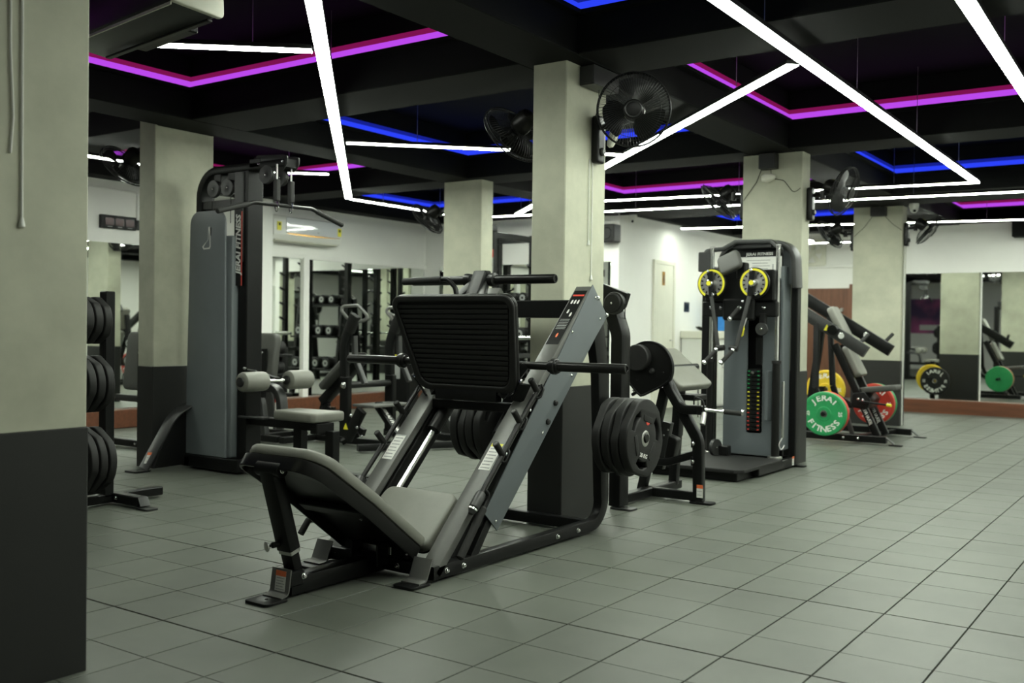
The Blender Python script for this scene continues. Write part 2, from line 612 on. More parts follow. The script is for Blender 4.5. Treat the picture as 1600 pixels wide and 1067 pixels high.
def mirror(label, x0, x1, y0, y1, z0, z1, group='wall mirrors'):
    return tag(obj('wall_mirror', MB().box(x0, x1, y0, y1, z0, z1, 0.001), 'mirror'), label, 'mirror', group)
mirror('tall wall mirror panel between white pilaster and white mullion below the air conditioner', XW, XW + 0.012, 5.28, 6.03, 0.2, 2.035)
mirror('wide wall mirror panel right of the white mullion below the air conditioner', XW, XW + 0.012, 6.15, 8.55, 0.2, 2.035)
mirror('wall mirror panel under the red digit clock on the left wall', XW, XW + 0.012, 0.6, 4.95, 0.2, 2.035)
mirror('wall mirror panel on the left wall hidden behind the nearest column', XW, XW + 0.012, -6.0, 0.55, 0.2, 2.035)
mirror('wall mirror panel on the back white wall behind the dumbbell rack', XW + 0.3, -5.62, 8.588, 8.6, 0.25, 2.07)
mirror('wall mirror panel nearest the far right column above the brown step', -2.95, -1.62, 12.188, 12.2, 0.195, 2.03)
mirror('wall mirror panel at the right edge of the photo above the brown step', -1.60, 3.5, 12.188, 12.2, 0.195, 2.03)
tag(obj('trim_1', MB().box(XW, XW + 0.05, 6.04, 6.14, 0.19, 2.06, 0.004), 'wall'), kind='structure')
tag(obj('trim_2', MB().box(XW, XW + 0.03, 5.27, 8.6, 2.035, 2.09, 0.004), 'wall'), kind='structure')
tag(obj('trim_3', MB().box(-5.49, -3.01, 14.56, 14.6, 2.3, 2.36, 0.004), 'wall'), kind='structure')

# ---------------------------------------------------------------- columns
def column(label, x0, x1, y0, y1, h=SOFF, dado=0.81):
    t = thing('column', label, 'column', ((x0 + x1) / 2, (y0 + y1) / 2, 0), kind='structure')
    obj('shaft', MB().box(x0, x1, y0, y1, dado - 0.02, h + 0.03, 0.006), 'concrete', t)
    e = 0.004
    obj('dado', MB().box(x0 - e, x1 + e, y0 - e, y1 + e, -0.005, dado, 0.005), 'dado', t)
    return t
colL = column('bare cement column with black base, nearest the camera at the left edge', -2.5, -1.961, -1.92, -1.416)
colC = column('bare cement column with black base behind the leg press', -2.27, -2.035, 1.66, 2.13)
colR = column('bare cement column with black base behind the cable machine', -2.40, -1.856, 5.26, 5.46)
colF = column('bare cement column with black base beside the green and red plates', -2.66, -2.063, 9.56, 9.77)
colA = column('bare cement column with black base behind the lat pulldown tower', -6.0, -5.80, 1.56, 2.13, h=2.76)
colB = column('bare cement column with black base in the middle distance left of the leg press column', -5.79, -5.28, 5.19, 5.40)
column('bare cement column behind the camera', 1.12, 1.56, -5.3, -4.85)

# ---------------------------------------------------------------- white linear LED lights hung from the ceiling
LZ = 2.64
def linear_light(label, a, b, w=0.075, hang=True):
    a, b = Vector((*a, LZ)), Vector((*b, LZ))
    mid = (a + b) / 2
    t = thing('linear_light', label, 'light', mid, 'white linear ceiling lights')
    d = (b - a).normalized()
    s = d.cross(Vector((0, 0, 1)))
    m4 = fr(mid, d, s)
    L = (b - a).length
    obj('housing', MB().box(-L / 2, L / 2, -w / 2 - 0.004, w / 2 + 0.004, -0.022, 0.004, 0.003, fr(mid, d, s)), 'beam', t)
    lens = MB().box(-L / 2 + 0.003, L / 2 - 0.003, -w / 2, w / 2, 0.002, 0.010, 0.003, fr(mid, d, s))
    obj('diffuser', lens, 'led', t)
    n = max(2, int(L / 1.4))
    for k in range(n):
        p = a + (b - a) * ((k + 0.5) / n)
        under = any(u < p.x < w for u, w in XB) or any(u < p.y < w for u, w in YB) or p.x < -8.6 or 12.19 < p.y < 12.6
        obj('suspension_wire', MB().cyl(p + Vector((0, 0, 0.02)), (p.x, p.y, (SOFF if under else SLAB) - 0.002), 0.0025, 6), 'steel', t)
    return t
WHITE = [
 ('long white light line running diagonally over the leg press from the top of the photo', (-2.12, -0.295), (-7.19, 5.16)),
 ('short white light branch left of the diagonal line, ending at the hanging air conditioner', (-3.9, -0.32), (-2.93, 0.50)),
 ('white light branch right of the diagonal line, passing behind the leg press column', (-4.70, 2.57), (-3.06, 4.18)),
 ('white light branch behind the pulldown bar, left of the diagonal line', (-7.12, 2.62), (-6.04, 3.70)),
 ('white light line along the left wall above the clock', (-7.15, -0.6), (-7.15, 2.58)),
 ('white light line from the end of the diagonal toward the wall fan', (-7.2, 5.22), (-7.2, 7.40)),
 ('white light line running to the right corner with a sharp turn above the far columns', (-0.74, -1.0), (-0.83, 7.24)),
 ('long white light diagonal crossing behind the front fan to the far left', (-0.85, 2.13), (-6.36, 7.42)),
 ('white light line from the sharp corner back to the left above the cable machine', (-0.80, 7.32), (-5.5, 6.68)),
 ('white light line across the whole room just behind the sharp corner', (2.4, 8.55), (-7.2, 7.47)),
 ('farthest white light line across the room above the right mirror', (2.6, 11.8), (-5.3, 10.1)),
 ('broad white light line cutting the top right corner of the photo', (0.21, -1.3), (0.09, 5.0)),
 ('white light line along the right wall outside the photo', (2.5, 1.0), (2.5, 8.4)),
]
for lab, a, b in WHITE:
    linear_light(lab, a, b)

# ---------------------------------------------------------------- coloured LED coves in the ceiling bays
def cove(label, x0, x1, y0, y1, kind, z=2.97):
    """flexible light tapes fixed to the beam faces above a small black ledge, each topped by a dim painted glow band"""
    t = thing('led_strip', label, 'light', ((x0 + x1) / 2, (y0 + y1) / 2, z), 'coloured cove lights')
    e = 0.002
    W = 0.06
    for ax, sg, c, a, b in (('y', -1, y1, x0, x1), ('y', 1, y0, x0, x1), ('x', 1, x0, y0 + 0.014, y1 - 0.014), ('x', -1, x1, y0 + 0.014, y1 - 0.014)):
        def bx(d0, d1, za, zb):
            p, q = sorted((c + sg * d0, c + sg * d1))
            return MB().box(a + e, b - e, p, q, za, zb, 0.001) if ax == 'y' else MB().box(p, q, a + e, b - e, za, zb, 0.001)
        obj('ledge', bx(e, W, z - 0.045, z - 0.035), 'beam', t)
        obj('ledge_lip', bx(W - 0.006, W, z - 0.035, z - 0.02), 'beam', t)
        obj('light_tape', bx(e, 0.014, z - 0.030, z + 0.036), 'led_purple' if kind == 'p' else 'led_blue', t)
        obj('painted_glow', bx(e, 0.012, z + 0.037, z + 0.072), 'glow_red' if kind == 'p' else 'glow_navy', t)  # dim emissive band standing in for tape light fading up the beam
    return t
BX = [(-8.62, -5.78), (-5.38, -2.32), (-1.92, 1.14), (1.54, 3.3)]
BY = [(-4.85, -1.4 - 0.45), (-1.4, 1.58), (2.12, 5.06), (5.52, 8.46), (9.5, 12.2)]
COV = {(0, 0): 'b', (1, 0): 'b', (2, 0): 'p', (0, 1): 'p', (1, 1): 'p', (2, 1): 'b', (0, 2): 'p', (1, 2): 'b', (2, 2): 'p', (0, 3): 'b', (1, 3): 'p', (2, 3): 'b', (1, 4): 'b', (2, 4): 'p', (3, 1): 'p', (3, 2): 'b', (3, 3): 'p'}
CL = {(1, 1): 'purple cove light of the ceiling bay above the leg press, nearest on the left', (2, 1): 'blue cove light at the top centre of the photo', (2, 2): 'purple cove light of the ceiling bay at the upper right',
      (1, 2): 'blue cove light of the ceiling bay behind the leg press column', (0, 2): 'purple cove light behind the pulldown pulleys', (0, 1): 'purple cove light above the digit clock', (0, 3): 'blue cove light above the air conditioner wall corner',
      (1, 3): 'purple cove light above the door wall', (2, 3): 'blue cove light right of the sharp white light corner', (1, 4): 'far blue cove light seen between the two far columns', (2, 4): 'far purple cove light above the right mirror'}
for (a, b), c in COV.items():
    nm = CL.get((a, b), '%s cove light in ceiling bay row %s outside the photo' % ('purple' if c == 'p' else 'blue', ['one', 'two', 'three', 'four', 'five'][b] + (' on the right' if a == 3 else ' on the left' if a == 0 else '')))
    cove(nm, BX[a][0], BX[a][1], BY[b][0], BY[b][1], c)
# ---------------------------------------------------------------- weight plates (shared meshes)
def grip_outline(R, n=48):
    out = []
    for k in range(n):
        a = 2 * math.pi * k / n
        r = R
        for q in range(3):
            da = abs((a - (math.radians(30) + q * 2 * math.pi / 3) + math.pi) % (2 * math.pi) - math.pi)
            if da < math.radians(34):
                r = min(r, R * 0.93 / math.cos(da))
        out.append((r * math.cos(a), r * math.sin(a)))
    return out
def grip_slot(a, R, w=0.42, r0=0.60, r1=0.75):
    pts = []
    m = 7
    for k in range(m):
        t = a - w + 2 * w * k / (m - 1)
        pts.append((R * r1 * math.cos(t) * (1.04 if abs(k - 3) < 2 else 1.0), R * r1 * math.sin(t) * (1.04 if abs(k - 3) < 2 else 1.0)))
    for k in range(m):
        t = a + w * 0.9 - 1.8 * w * k / (m - 1)
        pts.append((R * r0 * math.cos(t), R * r0 * math.sin(t)))
    return pts
PR = 0.222
SLOTS = [grip_slot(math.radians(30) + q * 2 * math.pi / 3, PR) for q in range(3)]
_pl = MB().shape([grip_outline(PR), circ(0.026, 20), *SLOTS], 0.050, 0.009)
PLATE = mk(_pl.me('plate_disc'), 'rubber')
_rim = MB().shape([[(PR * rr * math.cos(math.pi / 2 + t), PR * rr * math.sin(math.pi / 2 + t)) for rr, t in ((0.52, -0.5), (0.62, -0.42), (0.62, 0.42), (0.52, 0.5), (0.46, 0.45), (0.46, -0.45))]], 0.006, 0.002, Matrix.Translation((0, 0, 0.026)))
PLATE_RIB = mk(_rim.me('raised_rib'), 'rubber')
PLATE_HUB = mk(MB().lathe([(0.026, -0.0255), (0.026, 0.0275), (0.036, 0.0285), (0.043, 0.027), (0.047, 0.024)], n=24).me('hub_ring'), 'steel')
_t = text_mesh('20 KG', 0.034, 0.0006, 1.0, 0.2)
_t.transform(Matrix.Translation((0, -0.098, 0.0262)))
PLATE_TXT = mk(_t, 'textwhite')
_t = MB().shape([circ(0.024, 20)], 0.001, 0, Matrix.Translation((0.0, 0.1, 0.0262)))
PLATE_BADGE = mk(_t.me('badge'), 'red')
_t = MB().shape([[(-0.012, -0.004), (-0.002, -0.012), (0.013, 0.012), (0.003, 0.006), (-0.004, -0.003), (-0.009, 0.002)]], 0.001, 0, Matrix.Translation((0.0, 0.1, 0.027)))
PLATE_LOGO = mk(_t.me('badge_mark'), 'textwhite')

def black_plate(label, m4, group, face=True):
    t = thing('weight_plate', label, 'weight plate', m4.translation, group)
    d = inst('plate_disc', PLATE, t, m4)
    inst('hub_ring', PLATE_HUB, t, m4)
    if face:
        for q in range(3):
            inst('raised_rib', PLATE_RIB, t, m4 @ Matrix.Rotation(q * 2 * math.pi / 3, 4, 'Z'))
        inst('weight_marking', PLATE_TXT, t, m4)
        b = inst('badge', PLATE_BADGE, t, m4)
        q = bpy.data.objects.new('badge_mark', PLATE_LOGO)
        COL.objects.link(q)
        q.parent = b
    return t

# ---------------------------------------------------------------- 45 degree leg press
XC = -2.12
LP = thing('leg_press', 'large black and grey plate-loaded leg press in the centre with ribbed foot plate', 'leg press', (XC, 0.6, 0))
def lx(x):
    return XC + x
S2 = math.sqrt(0.5)
UPR = Vector((0, S2, S2))        # up the rails
NRM = Vector((0, -S2, S2))       # out of the rail top face
def rail_pt(x, s, n=0.0):
    """s metres along the top face from its floor end (y=.12,z=0), n out of it"""
    return Vector((lx(x), 0.12, 0.0)) + UPR * s + NRM * n
RL = 1.965
for sd in (1, -1):
    xo = 0.36 * sd
    # slanted rail: top channel, 0.1 wide
    a, b = rail_pt(sd * 0.31, 0.07, -0.022), rail_pt(sd * 0.31, RL, -0.022)
    rail = obj('slanted_rail', MB().bar(a, b, 0.1, 0.044, NRM, 0.006), 'railgrey', LP)
    # inner guide beam under the rail
    a, b = rail_pt(sd * 0.28, 0.13, -0.12), rail_pt(sd * 0.28, RL - 0.06, -0.12)
    obj('guide_beam', MB().bar(a, b, 0.045, 0.13, NRM, 0.006), 'black', LP)
    rod = obj('guide_rod', MB().cyl(rail_pt(sd * 0.215, 0.30, -0.085), rail_pt(sd * 0.215, 1.55, -0.085), 0.0155, 20), 'chrome', LP)
    obj('rod_bearing', MB().cyl(rail_pt(sd * 0.215, 0.93, -0.085), rail_pt(sd * 0.215, 1.12, -0.085), 0.036, 20), 'satin', LP)
    # grey side plate (profile in the y-z plane)
    prof = [(0.526, 0.262), (0.631, 0.164), (1.56, 1.11), (1.687, 1.226), (1.519, 1.40), (1.49, 1.37)]
    m4 = Matrix(((0, 0, 1, lx(xo) + sd * 0.002), (1, 0, 0, 0), (0, 1, 0, 0), (0, 0, 0, 1)))
    sp = obj('side_plate', MB().shape([prof], 0.006, 0.001, m4), 'grey', LP, label='grey painted steel side plate')
    for y, z in ((1.30, 1.135), (1.545, 1.33), (1.60, 1.21), (1.10, 0.935), (0.905, 0.735), (0.70, 0.53), (0.615, 0.215), (1.3, 0.9), (1.02, 0.61)):
        bolt(LP, (lx(xo) + sd * 0.005, y, z), (sd, 0, 0), True, 'plate_screw')
    bolt(LP, (lx(xo) + sd * 0.005, 1.575, 1.325), (sd, 0, 0))
    bolt(LP, (lx(xo) + sd * 0.005, 1.672, 1.232), (sd, 0, 0))
    for y, z in ((1.14, 0.76), (1.07, 0.665)):
        obj('rubber_stop', MB().lathe([(0, 0), (0.016, 0), (0.016, 0.008), (0.01, 0.014), (0, 0.015)], (lx(xo) + sd * 0.005, y, z), (sd, 0, 0), 14), 'rubber', LP)
    # floor rail, swept back and up into the rear post
    ph = 0.062
    path = fillet([(lx(sd * 0.332), 0.155, 0.012 + ph / 2), (lx(sd * 0.332), 1.715, 0.012 + ph / 2), (lx(sd * 0.332), 1.70, 0.9), (lx(sd * 0.332), 1.62, 1.21)], [0, 0.15, 0.35, 0], 8)
    mb = MB()
    sec_n = len(path)
    # widen to 0.16 deep on the upright part
    v0 = len(mb.v)
    for i, p in enumerate(path):
        t = (path[min(i + 1, sec_n - 1)] - path[max(i - 1, 0)]).normalized()
        nrm = Vector((0, -t.z, t.y))
        hh = ph / 2 + (0.062 - ph / 2) * min(1, max(0, (p.z - 0.05) / 0.35))
        q = p + nrm * (hh - ph / 2)
        for a, b in rsec(0.056, 2 * hh, 0.006):
            mb.v.append(tuple(q + Vector((1, 0, 0)) * a + nrm * b))
    mm = len(rsec(0.056, 0.1, 0.006))
    for i in range(sec_n - 1):
        for k in range(mm):
            l = (k + 1) % mm
            mb.f.append((v0 + i * mm + k, v0 + (i + 1) * mm + k, v0 + (i + 1) * mm + l, v0 + i * mm + l))
    mb.f.append(tuple(v0 + k for k in range(mm)))
    mb.f.append(tuple(v0 + (sec_n - 1) * mm + k for k in reversed(range(mm))))
    obj('frame_rail', mb, 'black', LP)
    for y in (0.245, 0.37, 1.19, 1.40):
        bolt(LP, (lx(xo), y, 0.043), (sd, 0, 0))
    # short strut rising from the floor rail to the guide beam
    obj('strut', MB().bar((lx(sd * 0.332), 0.46, 0.06), (lx(sd * 0.332), 0.68, 0.33), 0.04, 0.05, (0, -1, 1)), 'black', LP)
    # bent front foot and pads
    fx = lx(sd * 0.31)
    obj('front_foot', MB().sweep(fillet([(fx, 0.05, 0.016), (fx, 0.10, 0.018), (fx, 0.142, 0.112)], 0.02, 4), rsec(0.105, 0.008, 0.002), (0, 0, 1)), 'railgrey', LP)
    foot_plate(LP, fx, 0.062, 0.0, 1.0, L=0.14, W=0.12)
    foot_plate(LP, fx, 1.50, 0.0, 1.0, 'graphite', L=0.14, W=0.07)
    # safety rod along the outside of the rail with stop pegs
    r0, r1 = rail_pt(sd * 0.385, 0.50, 0.012), rail_pt(sd * 0.385, 1.20, 0.012)
    obj('safety_rod', MB().cyl(r0, r1, 0.013, 14), 'satin', LP)
    for s_ in (0.745, 0.955, 1.165):
        c = rail_pt(sd * 0.385, s_, 0.012)
        pg = obj('stop_peg', MB().cyl(c, c + Vector((0, -0.7, 0.72)).normalized() * 0.085, 0.0165, 16), 'rubber', LP)
        e = c + Vector((0, -0.7, 0.72)).normalized() * 0.085
        obj('peg_cap', MB().lathe([(0, 0), (0.011, 0), (0.011, 0.002), (0.008, 0.002), (0.008, 0.001), (0, 0.001)], e, (0, -0.7, 0.72), 14), 'graphite', pg)
        obj('peg_hook', MB().tube(fillet([c + Vector((0, -0.012, -0.03)), c + Vector((sd * 0.02, 0.0, -0.035)), c + Vector((sd * 0.02, 0.03, 0.01)), c + Vector((0, 0.04, 0.03))], 0.015, 3), 0.007, 8), 'black', pg)
    # hinge knuckle and release handle
    k0, k1 = rail_pt(sd * 0.385, 0.40, 0.012), rail_pt(sd * 0.385, 0.53, 0.012)
    kn = obj('handle_knuckle', MB().lathe([(0, -0.01), (0.012, -0.01), (0.017, 0.0), (0.021, 0.012), (0.021, 0.02), (0.026, 0.025), (0.026, 0.10), (0.022, 0.11), (0, 0.11)], k0, UPR, 18), 'graphite', LP)
    obj('knuckle_ring', MB().lathe([(0.0215, 0.008), (0.0245, 0.010), (0.0245, 0.018), (0.0215, 0.02)], k0, UPR, 18), 'chrome', kn)
    h0 = rail_pt(sd * 0.40, 0.50, -0.03)
    h1 = h0 + Vector((0, -0.205, -0.24))
    obj('release_handle', MB().tube(fillet([rail_pt(sd * 0.39, 0.53, 0.01), rail_pt(sd * 0.40, 0.53, -0.02), h0, h1], 0.02, 4), 0.011, 12), 'black', LP)
    obj('handle_grip', MB().lathe([(0, 0), (0.012, 0), (0.019, 0.006), (0.019, 0.27), (0.012, 0.28), (0, 0.28)], h1, h0 - h1, 16), 'foam', LP)
    # spring bumper behind the handle
    obj('bumper', MB().lathe([(0, 0), (0.032, 0.0), (0.04, 0.02), (0.04, 0.07), (0.02, 0.09), (0, 0.09)], rail_pt(sd * 0.30, 0.42, -0.14), UPR, 16), 'rubber', LP)
    # labels on the rail's top face
    sticker(LP, rail_pt(sd * 0.315, 0.735, 0.0005), (1, 0, 0), UPR, 0.068, 0.165, 'yellow' if sd > 0 else 'printgrey', 0.12 if sd > 0 else 0.05, 'paper', 7, 'instruction_label')
    # storage horn at the rear post
    hz = 0.545
    obj('storage_horn', MB().cyl((lx(sd * 0.36), 1.70, hz), (lx(sd * 0.625), 1.70, hz), 0.0235, 20), 'satin', LP)
    obj('horn_collar', MB().cyl((lx(sd * 0.36), 1.70, hz), (lx(sd * 0.385), 1.70, hz), 0.045, 20), 'black', LP)
# instruction decal at the rail tops
for sd in (1,):
    c = rail_pt(0.31, 1.72, 0.0005)
    dc = obj('decal', MB().box(-0.04, 0.04, -0.21, 0.21, 0, 0.0005, 0.0001, fr(c, (1, 0, 0), UPR)), 'black', LP)
    obj('decal_heading', MB().box(-0.036, 0.036, 0.165, 0.178, 0.0005, 0.001, 0.0001, fr(c, (1, 0, 0), UPR)), 'red', dc)
    for k, (px, py) in enumerate(((-0.02, 0.12), (0.0, 0.12), (0.02, 0.12), (-0.012, 0.045), (0.014, 0.02), (0.0, -0.14))):
        lp = rpoly([(-0.004, -0.016), (0.005, -0.016), (0.006, 0.0), (0.003, 0.016), (-0.003, 0.014), (-0.006, 0)], 0.003, 2)
        obj('decal_figure', MB().shape([lp], 0.0006, 0, fr(c + UPR * py + Vector((px, 0, 0)) + NRM * 0.0008, (1, 0, 0), UPR)), 'paper' if k != 5 else 'orange', dc)
    for k in range(7):
        yy = -0.02 - k * 0.012
        obj('decal_line', MB().box(-0.032, 0.028, yy - 0.002, yy + 0.002, 0.0005, 0.0009, 0.0001, fr(c, (1, 0, 0), UPR)), 'printgrey', dc)
# cross members
obj('top_crossbeam', MB().box(lx(-0.30), lx(0.30), 1.43, 1.51, 1.212, 1.312, 0.006), 'black', LP)
obj('rear_crossbar', MB().bar((lx(-0.305), 1.56, 0.044), (lx(0.305), 1.56, 0.044), 0.055, 0.06), 'black', LP)
obj('middle_crossbar', MB().box(lx(-0.29), lx(0.29), 0.885, 0.935, 0.715, 0.765, 0.005), 'black', LP)
lettering(LP, 'JERAI', 0.085, (lx(-0.03), 1.094, 0.745), (-1, 0, 0), (0, 0, -1), shear=0.25, bold=0.002)
obj('brand_bar', MB().box(lx(-0.235), lx(0.235), 1.096, 1.116, 0.70, 0.80, 0.003), 'black', LP)
obj('front_crossbar', MB().bar((lx(-0.33), 0.20, 0.045), (lx(0.33), 0.20, 0.045), 0.06, 0.06), 'black', LP)
for sx in (-0.13, 0.13):
    bolt(LP, (lx(sx), 0.168, 0.045), (0, -1, 0))
# centre beam, its front foot and label
obj('centre_beam', MB().bar((XC, -0.40, 0.048), (XC, 0.19, 0.048), 0.085, 0.075), 'black', LP)
obj('beam_bracket', MB().box(XC - 0.055, XC + 0.055, -0.42, -0.34, 0.05, 0.115, 0.006), 'black', LP)
bolt(LP, (XC + 0.056, -0.345, 0.088), (1, 0, 0))
bolt(LP, (XC - 0.056, -0.345, 0.088), (-1, 0, 0))
ff = obj('front_foot', MB().sweep(fillet([(XC, -0.415, 0.125), (XC, -0.43, 0.022), (XC, -0.47, 0.014)], 0.02, 4), rsec(0.115, 0.007, 0.002), (0, -1, 0)), 'railgrey', LP)
foot_plate(LP, XC, -0.50, 0.0, 1.0, L=0.13, W=0.14)
sticker(LP, (XC + 0.004, -0.4275, 0.075), (1, 0, 0), (0, 0.12, 1), 0.062, 0.085, 'orange', 0.27, lines=5)
# seat support strut with telescopic sleeve and pull pin
pt, pbm = Vector((XC, -0.483, 0.548)), Vector((XC, -0.345, 0.085))
pd = (pbm - pt).normalized()
obj('support_sleeve', MB().bar(pt, pt + pd * 0.36, 0.085, 0.06, (0, -1, 0.2), 0.006), 'black', LP)
obj('support_inner', MB().bar(pt + pd * 0.36, pbm, 0.068, 0.046, (0, -1, 0.2), 0.005), 'black', LP)
obj('sleeve_trim', MB().bar(pt + pd * 0.357, pt + pd * 0.378, 0.078, 0.053, (0, -1, 0.2), 0.004), 'steel', LP)
c = pt + pd * 0.335
pp = obj('pull_pin', MB().lathe([(0, 0), (0.013, 0), (0.013, 0.03), (0.009, 0.035), (0.006, 0.036), (0.006, 0.05), (0.006, 0.055)], c + Vector((-0.02, -0.03, 0.0)), (-0.3, -1, -0.12), 14), 'black', LP)
obj('pin_knob', MB().lathe([(0, 0), (0.015, 0.0), (0.0215, 0.003), (0.0215, 0.008), (0.012, 0.011), (0, 0.011)], c + Vector((-0.02, -0.03, 0.0)) + Vector((-0.3, -1, -0.12)).normalized() * 0.05, (-0.3, -1, -0.12), 20), 'steel', pp)
obj('pivot_tube', MB().cyl((XC - 0.07, pt.y, pt.z + 0.005), (XC + 0.07, pt.y, pt.z + 0.005), 0.032, 20), 'black', LP)
bolt(LP, (XC + 0.07, pt.y, pt.z + 0.005), (1, 0, 0))
# backrest: thick pad on a moulded shell, head end toward the camera
bd = Vector((0, -0.61, 0.46)).normalized()        # up the backrest
bn = Vector((0, 0.46, 0.61)).normalized()          # out of the pad toward the user
bo = Vector((XC, 0.262, 0.165))
W = 0.235
def bpad(w, l0, l1):
    return rpoly([(-w, l0), (w, l0), (w, (l0 + l1) / 2), (w, l1), (-w, l1), (-w, (l0 + l1) / 2)], [0.03, 0.03, 0.01, 0.14, 0.14, 0.01], 8)
LB = 0.84
def curved(mb):
    """bend the head end of the pad forward"""
    out = []
    for p in mb.v:
        q = Vector(p) - bo
        t = q.dot(bd)
        k = max(0, t - 0.45)
        q = Vector(p) + bn * (-(k ** 2) * 0.2)
        out.append(tuple(q))
    mb.v = out
    return mb
def grid_pad(loop, th, bev, o):
    """pad outline filled with rings so that it can bend"""
    mb = MB()
    n = len(loop)
    cx = sum(p[0] for p in loop) / n
    cy = sum(p[1] for p in loop) / n
    rings = []
    rows = []
    for ins, z in ((bev, 0), (bev * 0.3, bev * 0.3), (0, bev), (0, th - bev), (bev * 0.3, th - bev * 0.3), (bev, th)):
        rows.append([(cx + (x - cx) * (1 - ins / 0.2), cy + (y - cy) * (1 - ins / 0.35), z) for x, y in loop])
    top = [[(cx + (x - cx) * f, cy + (y - cy) * f, th + 0.004 * (1 - f)) for x, y in loop] for f in (0.75, 0.5, 0.25)]
    bot = [[(cx + (x - cx) * f, cy + (y - cy) * f, 0) for x, y in loop] for f in (0.25, 0.5, 0.75)]
    allr = bot + rows + top
    m4 = fr(o, (1, 0, 0), bd)
    zs = 1 if m4.col[2].to_3d().dot(bn) > 0 else -1
    for r in allr:
        for x, y, z in r:
            mb.v.append(tuple(m4 @ Vector((x, y, z * zs))))
    for i in range(len(allr) - 1):
        for k in range(n):
            l = (k + 1) % n
            mb.f.append((i * n + k, i * n + l, (i + 1) * n + l, (i + 1) * n + k))
    mb.f.append(tuple(range(n)))
    mb.f.append(tuple((len(allr) - 1) * n + k for k in range(n)))
    return curved(mb)
obj('backrest_pad', grid_pad(bpad(W, 0.0, LB), 0.052, 0.014, bo - bn * 0.05), 'vinyl', LP, 40, label='grey vinyl backrest pad')
# moulded black shell under the pad: rim band plus recessed floor
lp = bpad(W - 0.002, 0.004, LB + 0.015)
mb = MB()
m4 = fr(bo - bn * 0.056, (1, 0, 0), bd)
zs = 1 if m4.col[2].to_3d().dot(bn) > 0 else -1
n = len(lp)
cx, cy = 0, LB / 2
prof = [(1.0, 0.0), (1.0, -0.052), (0.985, -0.060), (0.955, -0.060), (0.94, -0.052), (0.93, -0.02), (0.7, -0.018), (0.4, -0.016), (0.15, -0.015)]
for f, z in prof:
    for x, y in lp:
        mb.v.append(tuple(m4 @ Vector((x * f, cy + (y - cy) * (1 - (1 - f) * 0.6), z * zs))))
for i in range(len(prof) - 1):
    for k in range(n):
        l = (k + 1) % n
        mb.f.append((i * n + k, i * n + l, (i + 1) * n + l, (i + 1) * n + k))
mb.f.append(tuple(range(n)))
mb.f.append(tuple((len(prof) - 1) * n + k for k in range(n)))
obj('backrest_shell', curved(mb), 'satin', LP, 40)
cr = bo + bd * 0.40 - bn * 0.09
obj('shell_crossbar', MB().box(-0.20, 0.20, -0.03, 0.03, -0.015, 0.015, 0.004, fr(cr, (1, 0, 0), bd)), 'black', LP)
bolt(LP, bo + bd * 0.38 - bn * 0.11 + Vector((0.16, 0, 0)), -bn, True)
obj('hinge_tube', MB().cyl((XC - 0.07, 0.115, 0.072), (XC + 0.07, 0.115, 0.072), 0.028, 20), 'black', LP)
bolt(LP, (XC + 0.07, 0.115, 0.072), (1, 0, 0))
bolt(LP, (XC - 0.09, 0.10, 0.11), (0, -1, 0.6), True)
bolt(LP, (XC + 0.17, 0.19, 0.10), (0, -1, 0.6), True)
for sx in (-0.08, 0.08):
    obj('hinge_lug', MB().box(XC + sx - 0.006, XC + sx + 0.006, 0.08, 0.16, 0.05, 0.15, 0.004), 'black', LP)
obj('hinge_plate', MB().box(XC - 0.13, XC + 0.10, 0.155, 0.165, 0.092, 0.128, 0.002), 'steel', LP)
# seat
so = Vector((XC, 0.235, 0.135))
sdv = Vector((0, 0.26, 0.21)).normalized()
sn = Vector((0, -0.21, 0.26)).normalized()
lp = rpoly([(-0.235, 0), (0.235, 0), (0.225, 0.34), (-0.225, 0.34)], [0.02, 0.05, 0.05, 0.05], 6)
obj('seat_pad', MB().shape([lp], 0.055, 0.014, fr(so - sn * 0.028, (1, 0, 0), sdv)), 'vinyl', LP, 40, label='grey vinyl seat pad')
obj('seat_board', MB().shape([rpoly([(-0.22, 0.01), (0.22, 0.01), (0.21, 0.33), (-0.21, 0.33)], 0.04, 5)], 0.016, 0.003, fr(so - sn * 0.064, (1, 0, 0), sdv)), 'satin', LP)
obj('seat_bracket', MB().bar((XC, 0.20, 0.06), (XC, 0.40, 0.20), 0.09, 0.05, (0, -1, 1)), 'black', LP)
obj('seat_handle', MB().tube(fillet([(lx(-0.30), 0.16, 0.22), (lx(-0.30), 0.02, 0.23), (lx(-0.30), -0.03, 0.17)], 0.02, 4), 0.016, 12), 'foam', LP)
obj('seat_handle', MB().tube(fillet([(lx(-0.32), 0.16, 0.22), (lx(-0.27), 0.16, 0.22), (lx(-0.24), 0.20, 0.16)], 0.01, 4), 0.011, 12), 'black', LP)

# carriage: ribbed foot plate, axle, sleeves, top handle
ft0, ft1 = Vector((XC, 0.848, 0.818)), Vector((XC, 0.69, 1.315))
fu = (ft1 - ft0).normalized()
FL = (ft1 - ft0).length
outer = rpoly([(-0.322, 0), (0.322, 0), (0.405, FL), (-0.405, FL)], [0.09, 0.075, 0.06, 0.06], 7)
m4 = fr(ft0, (1, 0, 0), fu)          # z points away from the camera side?
fz = m4.col[2].to_3d()
if fz.y > 0:
    m4 = fr(ft0, (-1, 0, 0), fu)
    fz = m4.col[2].to_3d()
fpl = obj('foot_plate', MB().shape([outer], 0.03, 0.008, m4 @ Matrix.Translation((0, 0, -0.02))), 'satin', LP, label='wide trapezoid foot plate with rubber ribs')
inner = rpoly([(-0.285, 0.035), (0.285, 0.035), (0.372, FL - 0.032), (-0.372, FL - 0.032)], [0.07, 0.06, 0.04, 0.04], 7)
